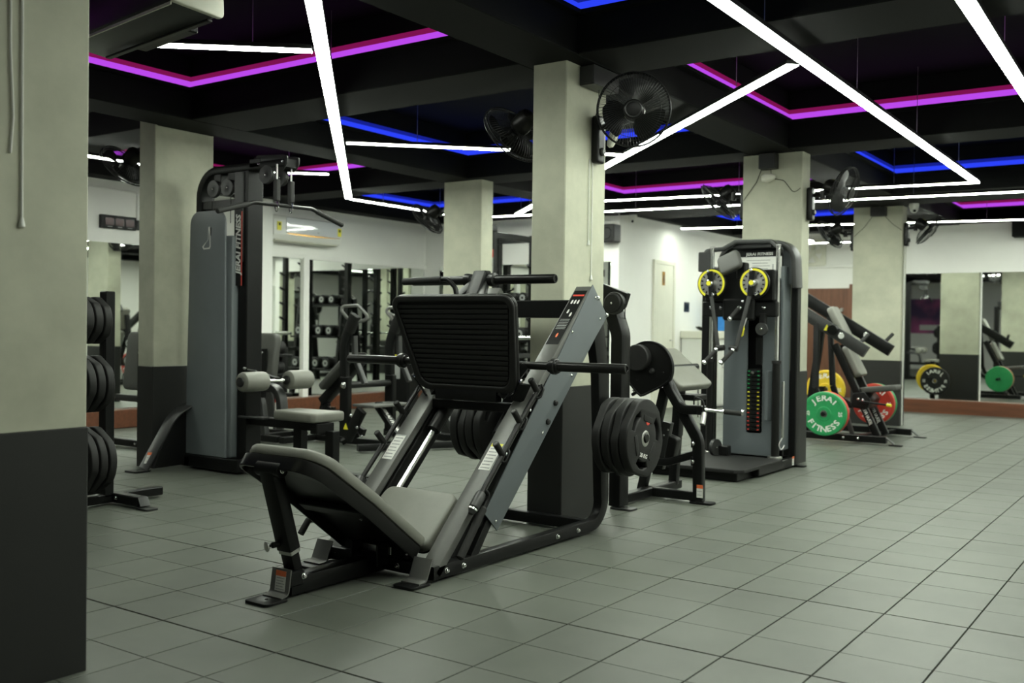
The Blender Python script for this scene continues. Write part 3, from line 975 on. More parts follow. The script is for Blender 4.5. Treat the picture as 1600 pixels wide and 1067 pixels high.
obj('plate_rim', MB().shape([outer, list(reversed(inner))], 0.02, 0.008, m4), 'rubber', fpl)
nr = 16
for k in range(nr):
    y0 = 0.042 + (FL - 0.084) * k / nr
    h = (FL - 0.084) / nr
    def hw(y):
        w = 0.285 + (0.372 - 0.285) * (y - 0.035) / (FL - 0.067) - 0.008
        e = max(0, 0.06 - (y - 0.035))
        if e > 0:
            w -= 0.06 - math.sqrt(max(0, 0.06 ** 2 - e ** 2))
        e = max(0, 0.035 - (FL - 0.032 - y))
        if e > 0:
            w -= 0.035 - math.sqrt(max(0, 0.035 ** 2 - e ** 2))
        return w
    a, b = hw(y0 + 0.002), hw(y0 + h - 0.005)
    pr = [(y0 + 0.001, -0.006), (y0 + 0.004, 0.004), (y0 + h - 0.007, 0.004), (y0 + h - 0.004, -0.006)]
    mb = MB()
    for s_ in (-1, 1):
        for (y, z), w in zip(pr, (a, a, b, b)):
            mb.v.append(tuple(m4 @ Vector((s_ * w, y, z))))
    mb.f = [(0, 1, 2, 3), (7, 6, 5, 4), (0, 4, 5, 1), (1, 5, 6, 2), (2, 6, 7, 3), (3, 7, 4, 0)]
    obj('rubber_rib', mb, 'rubber', fpl)
AY, AZ = 0.913, 0.962
obj('axle', MB().cyl((lx(-0.50), AY, AZ), (lx(0.50), AY, AZ), 0.02, 20), 'satin', LP)
for sd in (1, -1):
    sl = obj('weight_sleeve', MB().lathe([(0, 0), (0.0245, 0), (0.0245, 0.40), (0.021, 0.408), (0.015, 0.408), (0.013, 0.402), (0, 0.402)], (lx(sd * 0.505), AY, AZ), (sd, 0, 0), 24), 'satin', LP)
    obj('sleeve_collar', MB().lathe([(0.022, -0.03), (0.031, -0.03), (0.031, -0.015), (0.041, -0.012), (0.041, 0.008), (0.034, 0.012), (0.034, 0.022), (0.0245, 0.026)], (lx(sd * 0.505), AY, AZ), (sd, 0, 0), 24), 'satin', sl)
    # carriage side with rollers
    cs = [(-0.02, -0.22), (0.06, -0.22), (0.10, 0.06), (0.02, 0.12), (-0.06, 0.05)]
    obj('carriage_side', MB().bar((lx(sd * 0.215), 0.915, 0.80), (lx(sd * 0.215), 0.80, 1.16), 0.03, 0.06, (0, -1, -0.3)), 'black', LP)
    obj('carriage_arm', MB().bar((lx(sd * 0.215), 0.86, 0.80), (lx(sd * 0.33), AY, AZ), 0.05, 0.04), 'black', LP)
    obj('stop_tab', MB().bar((lx(sd * 0.30), 0.88, 0.78), (lx(sd * 0.36), 0.86, 0.87), 0.012, 0.07, (0, -1, 1)), 'black', LP)
    bolt(LP, (lx(sd * 0.345), 0.845, 0.885), (0, -1, 0.3))
obj('carriage_back', MB().bar((XC, 0.90, 0.82), (XC, 0.80, 1.32), 0.16, 0.05, (0, 1, 0)), 'black', LP)
obj('carriage_back', MB().bar((lx(-0.2), 0.86, 0.80), (lx(0.2), 0.86, 0.80), 0.05, 0.06), 'black', LP)
# top sleeve bar on its post and the hand loop
obj('top_post', MB().bar((XC, 0.83, 1.20), (XC + 0.012, 0.95, 1.44), 0.075, 0.05, (0, -1, 0.5), 0.006), 'graphite', LP)
obj('top_post_cap', MB().box(XC - 0.028, XC + 0.052, 0.935, 0.985, 1.42, 1.455, 0.006), 'satin', LP)
for sd in (1, -1):
    tp = obj('top_sleeve', MB().lathe([(0, 0), (0.0245, 0), (0.0245, 0.405), (0.021, 0.413), (0.015, 0.413), (0.013, 0.407), (0, 0.407)], (lx(sd * 0.06), 0.96, 1.405), (sd, 0, 0), 24), 'satin', LP)
    obj('sleeve_collar', MB().lathe([(0.022, -0.03), (0.033, -0.03), (0.037, -0.012), (0.037, 0.006), (0.0245, 0.012)], (lx(sd * 0.09), 0.96, 1.405), (sd, 0, 0), 24), 'satin', tp)
    obj('gusset', MB().bar((lx(sd * 0.10), 0.83, 1.28), (lx(sd * 0.035), 0.95, 1.39), 0.045, 0.03, (0, -1, 0.5)), 'graphite', LP)
hp = fillet([(XC - 0.02, 0.79, 1.26), (XC - 0.045, 0.80, 1.36), (XC - 0.10, 0.80, 1.405), (XC - 0.40, 0.80, 1.395)], 0.05, 6)
obj('hand_bar', MB().tube(hp, 0.013, 12), 'satin', LP)
obj('hand_grip', MB().lathe([(0, 0), (0.014, 0), (0.0195, 0.005), (0.0195, 0.265), (0.014, 0.27)], (XC - 0.405, 0.80, 1.395), (1, 0, 0.03), 16), 'foam', LP)

# plates stored on the rear horns
for sd in (1, -1):
    for k in range(4):
        x = lx(sd * (0.415 + 0.058 * k))
        m4 = Matrix.Translation((x, 1.70 + random.uniform(-0.004, 0.004), 0.543)) @ Matrix.Rotation(sd * math.pi / 2, 4, 'Y') @ Matrix.Rotation(sd * math.radians(75) + (random.uniform(-0.4, 0.4) if k < 3 else 0), 4, 'Z')
        w = ['innermost', 'second innermost', 'second outermost', 'outermost'][k]
        black_plate('black rubber weight plate, %s of the four on the leg press %s rear horn' % (w, 'right' if sd > 0 else 'left'), m4, 'black plates on the leg press', k == 3)
# ---------------------------------------------------------------- pulley and selector helpers
PULLEY = mk(MB().lathe([(0, -0.014), (0.045, -0.014), (0.056, -0.013), (0.058, -0.009), (0.052, -0.003), (0.052, 0.003), (0.058, 0.009), (0.056, 0.013), (0.045, 0.014), (0.02, 0.011), (0.013, 0.014), (0, 0.014)], n=28).me('pulley'), 'graphite')
def pulley(parent, p, d, sc=1.0, name='pulley'):
    q = inst(name, PULLEY, parent, zto(p, d) @ Matrix.Scale(sc, 4))
    bolt(parent, Vector(p) + Vector(d).normalized() * 0.012, d, True, 'pulley_bolt')
    return q

# ---------------------------------------------------------------- lat pulldown / low row tower
LT = thing('lat_pulldown', 'tall black lat pulldown machine with grey side cover and angled bar', 'lat pulldown', (-4.7, 1.68, 0))
YM = 1.69
# rear post bending over into the top boom
path = fillet([(-5.34, YM, 0.09), (-5.34, YM, 2.315), (-4.38, YM, 2.315)], 0.20, 8)
obj('boom_frame', MB().sweep(path, rsec(0.13, 0.06, 0.008), (-1, 0, 0)), 'black', LT)
obj('front_post', MB().box(-4.86, -4.76, YM - 0.075, YM + 0.075, 0.09, 2.29, 0.006), 'black', LT)
obj('front_post_top', MB().box(-4.90, -4.80, YM - 0.085, YM - 0.0, 1.60, 2.285, 0.006), 'graphite', LT)
obj('tower_crossbar', MB().box(-5.31, -4.87, YM - 0.05, YM + 0.05, 2.02, 2.085, 0.005), 'graphite', LT)
# grey side cover, rounded top
cov = rpoly([(-5.375, 0.115), (-4.905, 0.115), (-4.93, 1.995), (-5.33, 1.995)], [0.01, 0.01, 0.13, 0.13], 8)
m4 = Matrix(((1, 0, 0, 0), (0, 0, -1, YM - 0.135), (0, 1, 0, 0), (0, 0, 0, 1)))
obj('side_cover', MB().shape([cov], 0.02, 0.006, m4), 'panel', LT, label='tall grey side cover with rounded top')
cov2 = rpoly([(-5.37, 0.115), (-4.87, 0.115), (-4.87, 1.80), (-5.37, 1.80)], 0.02, 3)
obj('stack_cover', MB().shape([cov2], 0.20, 0.01, Matrix.Translation((0, 0.115, 0)) @ m4), 'panel', LT)
# stork like emblem outline on the cover: inverted narrow leg with a boot foot
def emblem(parent, o, x, y, s, mat='paper', name='emblem'):
    loops = [[(0.0, 1.0), (0.10, 1.02), (0.14, 0.62), (0.16, 0.12), (0.10, 0.02), (-0.30, 0.0), (-0.42, 0.12), (-0.22, 0.28), (-0.02, 0.42)],
             [(0.03, 0.9), (0.0, 0.46), (-0.16, 0.30), (-0.32, 0.12), (-0.27, 0.06), (0.06, 0.08), (0.10, 0.16), (0.08, 0.6)]]
    lp = [[(a * s, b * s) for a, b in l] for l in loops]
    e = obj(name, MB().shape([lp[0], list(reversed(lp[1]))], 0.0012, 0, fr(o, x, y)), mat, parent)
    obj('emblem_shade', MB().shape([[(a * s + 0.11 * s, b * s) for a, b in [(0.02, 0.62), (0.09, 0.62), (0.10, 0.98), (0.03, 0.98)]]], 0.0012, 0, fr(o, x, y)), 'black', e)
    return e
emblem(LT, (-5.115, YM - 0.1462, 1.70), (1, 0, 0), (0, 0, 1), 0.17)
# vertical brand strip on the front post
strip = obj('brand_strip', MB().box(-4.88, -4.80, YM - 0.0885, YM - 0.086, 1.42, 2.02, 0.001), 'black', LT)
obj('strip_edge', MB().box(-4.812, -4.80, YM - 0.0895, YM - 0.0885, 1.42, 1.98, 0.0003), 'red', strip)
lettering(strip, 'JERAI FITNESS', 0.072, (-4.842, YM - 0.0895, 1.73), (0, 0, 1), (-1, 0, 0), shear=0.2, bold=0.0025, sx=1.02)
# base rails and arched foot
obj('base_rail', MB().box(-5.40, -3.55, YM - 0.045, YM + 0.045, 0.02, 0.095, 0.006), 'black', LT)
obj('base_cross', MB().box(-5.40, -5.30, YM - 0.16, YM + 0.42, 0.02, 0.095, 0.006), 'black', LT)
obj('front_cross', MB().box(-3.62, -3.54, YM - 0.30, YM + 0.30, 0.02, 0.085, 0.006), 'black', LT)
obj('base_skirt', MB().box(-5.39, -4.75, YM - 0.16, YM - 0.05, 0.02, 0.112, 0.004), 'black', LT)
arch = fillet([(-5.35, YM - 0.12, 0.50), (-5.37, YM - 0.26, 0.42), (-5.44, YM - 0.46, 0.02)], [0, 0.25, 0], 8)
ab = obj('arched_foot', MB().sweep(arch, rsec(0.125, 0.012, 0.003), (0, -0.6, 0.6)), 'graphite', LT, 50)
web = MB().shape([[(0.02, 0.03), (0.40, 0.03), (0.26, 0.33), (0.22, 0.40), (0.10, 0.47), (0.02, 0.48)]], 0.03, 0.003, Matrix(((0.1, 0, 1, -5.385), (-1, 0, 0.1, YM - 0.05), (0, 1, 0, 0), (0, 0, 0, 1))))
obj('foot_web', web, 'black', LT)
foot_plate(LT, -5.455, YM - 0.50, 0.0, 1.0, L=0.14, W=0.15)
sticker(LT, (-5.425, YM - 0.4265, 0.10), (1, 0.1, 0), (0.16, 0.447, 0.894), 0.06, 0.09, 'orange', 0.25, lines=2)
# pulleys at the head and over the stack
hx = -4.56
head = rpoly([(-0.19, -0.035), (0.15, -0.06), (0.20, -0.02), (0.20, 0.02), (0.15, 0.03), (-0.15, 0.045), (-0.20, 0.02)], 0.02, 4)
for sy in (-0.055, 0.055):
    obj('head_plate', MB().shape([[(a * 0.9, b * 1.3) for a, b in head]], 0.010, 0.002, Matrix(((1, 0, 0, hx + 0.02), (0, 0, -1, YM + sy), (0, 1, 0, 2.335), (0, 0, 0, 1)))), 'graphite', LT)
for bx in (-0.09, 0.16):
    bolt(LT, (hx + bx, YM - 0.061, 2.325), (0, -1, 0))
obj('head_block', MB().box(hx - 0.20, hx - 0.08, YM - 0.065, YM + 0.065, 2.30, 2.37, 0.006), 'satin', LT)
# two cable pulley sets for the bar, arranged along the bar
for k, (px, yy) in enumerate(((-4.444, YM - 0.10), (-4.444, YM + 0.035))):
    pulley(LT, (px - 0.06, yy - 0.02, 2.225), (0, -1, 0), 1.15)
    yk = obj('swivel_yoke', MB().box(px + 0.004, px + 0.044, yy - 0.02, yy + 0.02, 2.03, 2.19, 0.006), 'satin', LT)
    obj('cable_end', MB().cyl((px + 0.024, yy, 2.18), (px + 0.024, yy, 2.30), 0.007, 10), 'steel', yk)
    lp = fillet([(px + 0.024, yy, 2.05), (px + 0.006, yy, 1.985), (px + 0.024, yy, 1.94), (px + 0.042, yy, 1.985), (px + 0.024, yy, 2.05)], 0.012, 4)
    obj('snap_hook', MB().tube(lp, 0.0045, 8), 'chrome', yk)
for px in (-5.14, -4.98):
    pulley(LT, (px, YM - 0.075, 2.17), (0, -1, 0), 1.15)
    obj('pulley_bracket', MB().box(px - 0.03, px + 0.05, YM - 0.055, YM + 0.03, 2.13, 2.29, 0.004), 'black', LT)
for px in (-5.17, -4.955):
    obj('cable', MB().cyl((px, YM - 0.07, 1.90), (px, YM - 0.07, 2.16), 0.003, 6), 'satin', LT)
# the angled bar hangs along Y
bx = -4.42
by = YM - 0.03
bar = fillet([(bx, by - 0.585, 1.905), (bx, by - 0.27, 1.998), (bx, by + 0.27, 2.008), (bx, by + 0.585, 1.918)], 0.08, 6)
brr = thing('pulldown_bar', 'dark angled pulldown bar hanging from two snap hooks', 'exercise bar', (bx, by, 2.0))
obj('bar_tube', MB().tube(bar, 0.0145, 12), 'satin', brr)
for s_, e, d in ((0, Vector((bx, by - 0.585, 1.905)), Vector((0, 0.315, 0.093))), (1, Vector((bx, by + 0.585, 1.918)), Vector((0, -0.315, 0.09)))):
    obj('bar_grip', MB().lathe([(0, -0.01), (0.013, -0.01), (0.019, -0.004), (0.019, 0.27), (0.0145, 0.275)], e, d, 16), 'foam', brr)
for yy in (YM - 0.10, YM + 0.035):
    lp = rpoly([(-0.03, 0), (0.03, 0), (0.012, 0.05), (-0.012, 0.05)], 0.006, 3)
    obj('bar_lug', MB().shape([lp, circ(0.007, 10, 0, 0.036)], 0.008, 0.001, Matrix(((0, 0, 1, bx), (1, 0, 0, yy), (0, 1, 0, 2.008), (0, 0, 0, 1)))), 'satin', brr)
# seat, thigh rollers, seat beam
obj('seat_beam', MB().box(-4.78, -4.02, YM - 0.04, YM + 0.04, 0.37, 0.435, 0.006), 'black', LT)
obj('beam_lip', MB().box(-4.82, -4.55, YM - 0.10, YM - 0.03, 0.425, 0.44, 0.003), 'graphite', LT)
arc = fillet([(-4.80, YM + 0.05, 0.66), (-4.52, YM + 0.05, 0.66), (-4.50, YM + 0.05, 0.42)], 0.13, 8)
obj('arched_bracket', MB().sweep(arc, rsec(0.075, 0.05, 0.006), (0, 0, 1)), 'graphite', LT)
obj('seat_post', MB().box(-4.30, -4.22, YM - 0.035, YM + 0.035, 0.09, 0.40, 0.005), 'black', LT)
obj('seat_post', MB().box(-4.04, -3.97, YM - 0.12, YM + 0.05, 0.36, 0.435, 0.006), 'black', LT)
obj('seat_post', MB().box(-3.98, -3.90, YM - 0.035, YM + 0.035, 0.09, 0.38, 0.005), 'black', LT)
lp = rpoly([(-0.225, -0.13), (0.225, -0.16), (0.225, 0.16), (-0.225, 0.13)], 0.035, 5)
obj('seat_pad', MB().shape([lp], 0.07, 0.018, Matrix.Translation((-4.19, YM, 0.475))), 'vinyl', LT, 40, label='grey vinyl bench seat')
rx, rz = -4.50, 0.715
obj('roller_axle', MB().cyl((rx, YM - 0.32, rz), (rx, YM + 0.30, rz), 0.0125, 14), 'chrome', LT)
for yy in (-0.23, 0.20):
    rl = obj('thigh_roller', MB().lathe([(0, -0.105), (0.03, -0.11), (0.055, -0.108), (0.068, -0.10), (0.072, -0.085), (0.072, 0.085), (0.068, 0.1), (0.055, 0.108), (0.03, 0.11), (0, 0.105)], (rx, YM + yy, rz), (0, 1, 0), 28), 'vinyl', LT, 40)
    obj('roller_cap', MB().lathe([(0, 0.0), (0.034, 0.0), (0.036, 0.004), (0.034, 0.012), (0, 0.014)], (rx, YM + yy - 0.112 , rz), (0, -1, 0), 20), 'rubber', rl)
obj('roller_bracket', MB().bar((-4.78, YM, 0.76), (rx, YM, rz), 0.05, 0.045), 'black', LT)
bolt(LT, (-4.77, YM - 0.08, 0.80), (0.3, -1, 0))
bolt(LT, (-4.78, YM - 0.08, 0.72), (0.3, -1, 0))
obj('adjust_lever', MB().tube([(-4.76, YM - 0.06, 0.79), (-4.70, YM - 0.09, 0.79), (-4.62, YM - 0.10, 0.785)], 0.006, 8), 'steel', LT)

for t_ in (LT, brr):
    d_ = t_.location - Vector((CAMP.x, CAMP.y, 0))
    t_.location = (CAMP.x + d_.x * 1.04, CAMP.y + d_.y * 1.04, d_.z * 1.021)
    t_.scale = (1.04, 1.04, 1.021)
# ---------------------------------------------------------------- dual dial cable machine in front of the right column
CM = thing('cable_machine', 'upright cable machine with two yellow dials, weight stack and grey cover', 'cable machine', (-2.17, 4.6, 0))
def yplane(y):      # shape drawn in (x, z), facing -Y
    return Matrix(((1, 0, 0, 0), (0, 0, -1, y), (0, 1, 0, 0), (0, 0, 0, 1)))
# platform
pl = rpoly([(-2.62, 3.84), (-1.86, 3.84), (-1.80, 3.90), (-1.80, 4.72), (-2.62, 4.72)], 0.02, 3)
obj('platform', MB().shape([pl], 0.03, 0.006, Matrix.Translation((0, 0, 0.085))), 'rubber', CM)
obj('platform_frame', MB().box(-2.58, -1.86, 3.90, 4.68, 0.0, 0.07, 0.006), 'black', CM)
obj('side_rail', MB().box(-1.86, -1.80, 4.2, 5.10, 0.015, 0.085, 0.005), 'black', CM)
obj('side_rail', MB().box(-2.62, -2.56, 4.2, 5.10, 0.015, 0.085, 0.005), 'black', CM)
obj('back_rail', MB().box(-2.62, -1.80, 5.04, 5.10, 0.015, 0.085, 0.005), 'black', CM)
foot_plate(CM, -1.79, 5.09, 1.0, 0.0, L=0.12, W=0.09)
sticker(CM, (-1.7995, 4.98, 0.06), (0, 1, 0), (0, 0, 1), 0.05, 0.075, 'orange', 0.25, lines=2)
# grey rear cover with central slot for the stack
cover = [(-2.40, 0.09), (-1.93, 0.09), (-1.93, 1.72), (-2.40, 1.72)]
slot = rpoly([(-2.185, 0.28), (-2.05, 0.28), (-2.05, 1.40), (-2.185, 1.40)], 0.02, 3)
obj('cover_panel', MB().shape([cover, list(reversed(slot))], 0.02, 0.004, yplane(4.90)), 'grey', CM, label='grey front cover around the weight stack')
obj('cover_inner', MB().box(-2.40, -1.90, 4.99, 5.03, 0.09, 1.75, 0.004), 'black', CM)
obj('side_cover', MB().box(-1.985, -1.955, 4.78, 4.90, 0.40, 0.82, 0.006), 'grey', CM)
obj('side_cover', MB().box(-1.885, -1.855, 4.84, 5.02, 0.15, 1.70, 0.008), 'grey', CM)
obj('rear_post', MB().box(-1.85, -1.79, 5.0, 5.09, 0.02, 1.66, 0.008), 'black', CM)
obj('rear_post', MB().box(-2.60, -2.53, 4.86, 5.06, 0.02, 1.72, 0.008), 'black', CM)
for z in (1.66, 1.60, 1.54):
    bolt(CM, (-1.79, 5.05, z), (1, 0, 0), True)
# shroud over the top: arch
arch = fillet([(-2.44, 4.95, 1.55), (-2.44, 4.95, 1.90), (-1.80, 4.95, 1.90), (-1.78, 4.95, 1.52)], [0, 0.16, 0.16, 0], 8)
obj('top_arch', MB().sweep(arch, rsec(0.16, 0.045, 0.01), (0, 0, 1)), 'graphite', CM)
obj('shroud', MB().shape([rpoly([(-2.40, 1.55), (-1.80, 1.55), (-1.80, 1.88), (-2.36, 1.88)], [0.02, 0.02, 0.12, 0.12], 6)], 0.03, 0.006, yplane(4.97)), 'grey', CM)
obj('top_tray', MB().box(-2.30, -1.95, 4.80, 4.93, 1.855, 1.895, 0.006), 'graphite', CM)
hd = obj('header_plate', MB().shape([rpoly([(-2.32, 1.68), (-1.88, 1.68), (-1.88, 1.835), (-2.29, 1.835)], [0.01, 0.01, 0.05, 0.05], 5)], 0.008, 0.002, yplane(4.88)), 'black', CM)
lettering(hd, 'JERAI FITNESS', 0.034, (-2.085, 4.8755, 1.808), (1, 0, 0), (0, 0, 1), bold=0.0008, sx=1.15)
ch = obj('exercise_chart', MB().box(-2.29, -1.89, 4.874, 4.8755, 1.60, 1.785, 0.001), 'paper', hd)
for k in range(6):
    z = 1.755 - k * 0.024
    obj('chart_line', MB().box(-2.20 + 0.05 * (k > 0), -1.99 - 0.02 * (k % 2), 4.8733, 4.8738, z - 0.003, z + 0.003, 0.0002), 'printgrey', ch)
for px in (-1.965, -1.925):
    obj('chart_figure', MB().box(px - 0.006, px + 0.006, 4.8733, 4.8738, 1.66, 1.72, 0.0002), 'red' if px > -1.95 else 'printgrey', ch)
# upper frame arm
arm = fillet([(-2.52, 4.76, 1.72), (-2.52, 4.76, 1.84), (-2.36, 4.76, 1.855), (-2.26, 4.78, 1.91), (-1.95, 4.80, 1.905), (-1.88, 4.78, 1.85), (-1.86, 4.76, 1.82)], 0.03, 4)
obj('upper_arm', MB().sweep(arm, rsec(0.05, 0.035, 0.005), (0, 0, 1)), 'graphite', CM)
obj('arm_block', MB().box(-2.58, -2.47, 4.72, 4.80, 1.66, 1.83, 0.008), 'graphite', CM)
# guide poles: chrome above, black sleeve below
for px in (-2.455, -1.872):
    obj('guide_pole', MB().cyl((px, 4.74, 0.10), (px, 4.74, 1.86), 0.0175, 18), 'chrome', CM)
    obj('pole_sleeve', MB().cyl((px, 4.74, 0.10), (px, 4.74, 0.89), 0.033, 20), 'satin', CM)
    obj('sleeve_ring', MB().cyl((px, 4.74, 0.885), (px, 4.74, 0.91), 0.040, 20), 'rubber', CM)
    obj('pole_flange', MB().cyl((px, 4.74, 0.098), (px, 4.74, 0.115), 0.06, 20), 'steel', CM)
    obj('pole_cap', MB().cyl((px, 4.74, 1.86), (px, 4.74, 1.875), 0.022, 16), 'steel', CM)
obj('hanging_rod', MB().cyl((-2.55, 4.70, 0.40), (-2.55, 4.70, 0.84), 0.008, 10), 'steel', CM)
obj('hanging_rod', MB().cyl((-1.79, 4.68, 0.28), (-1.79, 4.68, 0.74), 0.012, 12), 'chrome', CM)
obj('rod_hook', MB().tube(fillet([(-1.79, 4.68, 0.28), (-1.81, 4.66, 0.22), (-1.79, 4.66, 0.17), (-1.77, 4.68, 0.22)], 0.02, 4), 0.006, 8), 'steel', CM)
# carriage beam with the two dials
obj('carriage', MB().box(-2.47, -1.86, 4.62, 4.70, 1.40, 1.66, 0.012), 'black', CM)
obj('carriage_lower', MB().box(-2.50, -1.84, 4.64, 4.70, 1.27, 1.40, 0.01), 'black', CM)
for px in (-2.42, -2.33, -1.95):
    bolt(CM, (px, 4.64, 1.345), (0, -1, 0))
obj('carriage_neck', MB().box(-2.30, -2.02, 4.60, 4.66, 1.24, 1.42, 0.02), 'black', CM)
for px, lean in ((-2.355, 1), (-1.985, -1)):
    c = Vector((px, 4.50, 1.545))
    dl = obj('dial', MB().lathe([(0, 0.0), (0.118, 0.0), (0.128, 0.004), (0.128, 0.026), (0.12, 0.03), (0, 0.03)], c + Vector((0, 0.03, 0)), (0, -1, 0), 40), 'black', CM, label='black and yellow adjustment dial')
    arcp = [(0.118 * math.cos(math.radians(a)), 0.118 * math.sin(math.radians(a))) for a in range(-60, 241, 10)] + [(0.100 * math.cos(math.radians(a)), 0.100 * math.sin(math.radians(a))) for a in range(240, -61, -10)]
    obj('dial_ring', MB().shape([arcp], 0.003, 0, Matrix.Translation((c.x, 0, c.z)) @ yplane(c.y - 0.0015)), 'yellow', dl)
    obj('dial_face', MB().shape([circ(0.098, 36)], 0.003, 0, Matrix.Translation((c.x, 0, c.z)) @ yplane(c.y - 0.0012)), 'steel', dl)
    for k in range(13):
        a = math.radians(-60 + 25 * k)
        obj('dial_hole', MB().box(0.074, 0.094, -0.006, 0.006, -0.0012, 0.0012, 0.0003, Matrix.Translation((c.x, 0, c.z)) @ yplane(c.y - 0.0034) @ Matrix.Rotation(a, 4, 'Z')), 'black', dl)
    obj('dial_hub', MB().lathe([(0, 0.0), (0.032, 0.0), (0.034, 0.004), (0.03, 0.055), (0.024, 0.06), (0, 0.06)], c, (0, -1, 0), 20), 'chrome', dl)
    obj('hub_label', MB().cyl(c + Vector((0, -0.06, 0)), c + Vector((0, -0.0615, 0)), 0.02, 18), 'yellow', dl)
    ar = obj('crank_arm', MB().bar(c + Vector((0.0, -0.035, 0.10)), c + Vector((0.02 * lean, -0.035, -0.12)), 0.045, 0.022, (0, -1, 0)), 'black', CM)
    bolt(CM, c + Vector((-0.01, -0.047, 0.10)), (0, -1, 0))
    bolt(CM, c + Vector((0.035, -0.047, -0.095)), (0, -1, 0))
    e0 = c + Vector((0.02 * lean, -0.04, -0.11))
    e1 = Vector((px + 0.115 * lean + (0.0 if lean > 0 else 0.005), 4.40, 0.985))
    obj('lever_arm', MB().bar(e0, e1, 0.034, 0.014, (0, -1, 0)), 'graphite', CM)
    obj('lever_pivot', MB().cyl(e1 + Vector((0.05 * lean, 0, 0.03)), e1 + Vector((-0.02 * lean, 0, 0.02)), 0.024, 16), 'rubber', CM)
    gd = Vector((-0.45, -0.6, -0.72)).normalized()
    gr = obj('lever_grip', MB().cyl(e1 + Vector((-0.015, -0.01, 0.01)), e1 + Vector((-0.015, -0.01, 0.01)) + gd * 0.15, 0.0175, 16), 'foam', CM)
    for q in (0.0, 0.15):
        obj('grip_ring', MB().cyl(e1 + Vector((-0.015, -0.01, 0.01)) + gd * (q - 0.008), e1 + Vector((-0.015, -0.01, 0.01)) + gd * (q + 0.01), 0.0195, 16), 'chrome', gr)
# head pad tilted on the carriage
lp = rpoly([(-0.10, -0.085), (0.10, -0.085), (0.10, 0.085), (-0.10, 0.085)], 0.04, 5)
obj('head_pad', MB().shape([lp], 0.055, 0.018, fr((-2.195, 4.50, 1.715), (1, 0.05, 0.45), (-0.35, 0.35, 0.9))), 'vinyl2', CM, 40)
obj('pad_stem', MB().box(-2.16, -2.08, 4.55, 4.64, 1.58, 1.72, 0.01), 'black', CM)
# centre handle and yellow lever
gd = Vector((-0.42, -0.6, -0.75)).normalized()
gp = Vector((-2.13, 4.56, 1.345))
gr = obj('centre_grip', MB().cyl(gp, gp + gd * 0.13, 0.0175, 16), 'foam', CM)
for q in (0.0, 0.13):
    obj('grip_ring', MB().cyl(gp + gd * (q - 0.008), gp + gd * (q + 0.012), 0.0195, 16), 'chrome', gr)
bolt(CM, (-2.12, 4.60, 1.40), (0, -1, 0.2))
obj('release_lever', MB().tube([(-2.08, 4.60, 1.26), (-2.10, 4.58, 1.18)], 0.005, 8), 'steel', CM)
obj('lever_knob', MB().lathe([(0, 0), (0.010, 0.002), (0.016, 0.012), (0.016, 0.07), (0.009, 0.088), (0, 0.09)], (-2.117, 4.575, 1.105), (0.18, 0.05, 1), 14), 'yellow', CM)
# pulleys, cables
pulley(CM, (-1.95, 4.60, 1.17), (0, -1, 0), 0.9)
obj('pulley_fork', MB().box(-1.975, -1.925, 4.60, 4.66, 1.14, 1.30, 0.006), 'black', CM)
obj('fork_axle', MB().cyl((-1.995, 4.60, 1.17), (-1.905, 4.60, 1.17), 0.008, 10), 'chrome', CM)
obj('cable', MB().cyl((-2.075, 4.92, 0.84), (-2.075, 4.92, 1.30), 0.005, 8), 'satin', CM)
obj('cable', MB().cyl((-2.37, 4.64, 0.20), (-2.37, 4.64, 1.25), 0.004, 8), 'satin', CM)
pulley(CM, (-2.34, 4.60, 0.165), (1, -0.25, 0), 1.25)
obj('lower_fork', MB().box(-2.33, -2.24, 4.62, 4.70, 0.10, 0.18, 0.006), 'black', CM)
obj('stack_head', MB().box(-2.11, -2.05, 4.88, 4.95, 0.86, 1.10, 0.008), 'black', CM)
# weight stack: fifteen numbered plates with coloured edge bands
for k in range(15):
    z = 0.30 + k * 0.0355
    wp = obj('stack_plate', MB().box(-2.178, -2.057, 4.87, 4.97, z, z + 0.031, 0.003), 'satin', CM)
    col = 'red' if k < 5 else ('yellow' if k < 10 else 'green')
    obj('plate_band', MB().box(-2.17, -2.065, 4.868, 4.8705, z + 0.008, z + 0.016, 0.0004), col, wp)
    obj('plate_gap', MB().box(-2.15, -2.085, 4.867, 4.8682, z + 0.002, z + 0.029, 0.0003), 'black', wp)
obj('selector_pin', MB().lathe([(0, 0), (0.016, 0), (0.018, 0.01), (0.014, 0.022), (0, 0.024)], (-2.118, 4.866, 0.80), (0, -1, 0), 16), 'chrome', CM)
# long front grip at the lower left and its strap handle
# ---------------------------------------------------------------- preacher curl machine behind the leg press column
PC = thing('preacher_curl', 'black preacher curl machine with round cam disc and grey arm pad', 'curl machine', (-1.95, 2.9, 0))
yp = 2.86
# tower post with curved top and pulley
tw = fillet([(-2.035, 2.36, 0.02), (-2.035, 2.36, 1.12), (-2.12, 2.36, 1.36)], 0.18, 8)
obj('tower_post', MB().sweep(tw, rsec(0.12, 0.085, 0.01), (1, 0, 0)), 'black', PC)
obj('tower_head', MB().bar((-2.17, 2.34, 1.40), (-1.985, 2.34, 1.335), 0.05, 0.10, (0, 0, 1), 0.01), 'black', PC)
pulley(PC, (-2.035, 2.275, 1.318), (0, -1, 0), 1.25)
obj('pulley_cover', MB().lathe([(0, 0), (0.058, 0.0), (0.062, 0.004), (0.062, 0.014), (0.055, 0.02), (0, 0.02)], (-2.04, 2.262, 1.318), (0, -1, 0), 28), 'rubber', PC)
bolt(PC, (-2.04, 2.242, 1.318), (0, -1, 0), True)
obj('cable', MB().tube([(-1.962, 2.275, 1.31), (-2.234, 2.785, 0.93)], 0.003, 6), 'satin', PC)
foot_plate(PC, -1.985, 2.34, 1.0, 0.0, 'graphite', L=0.16, W=0.10)
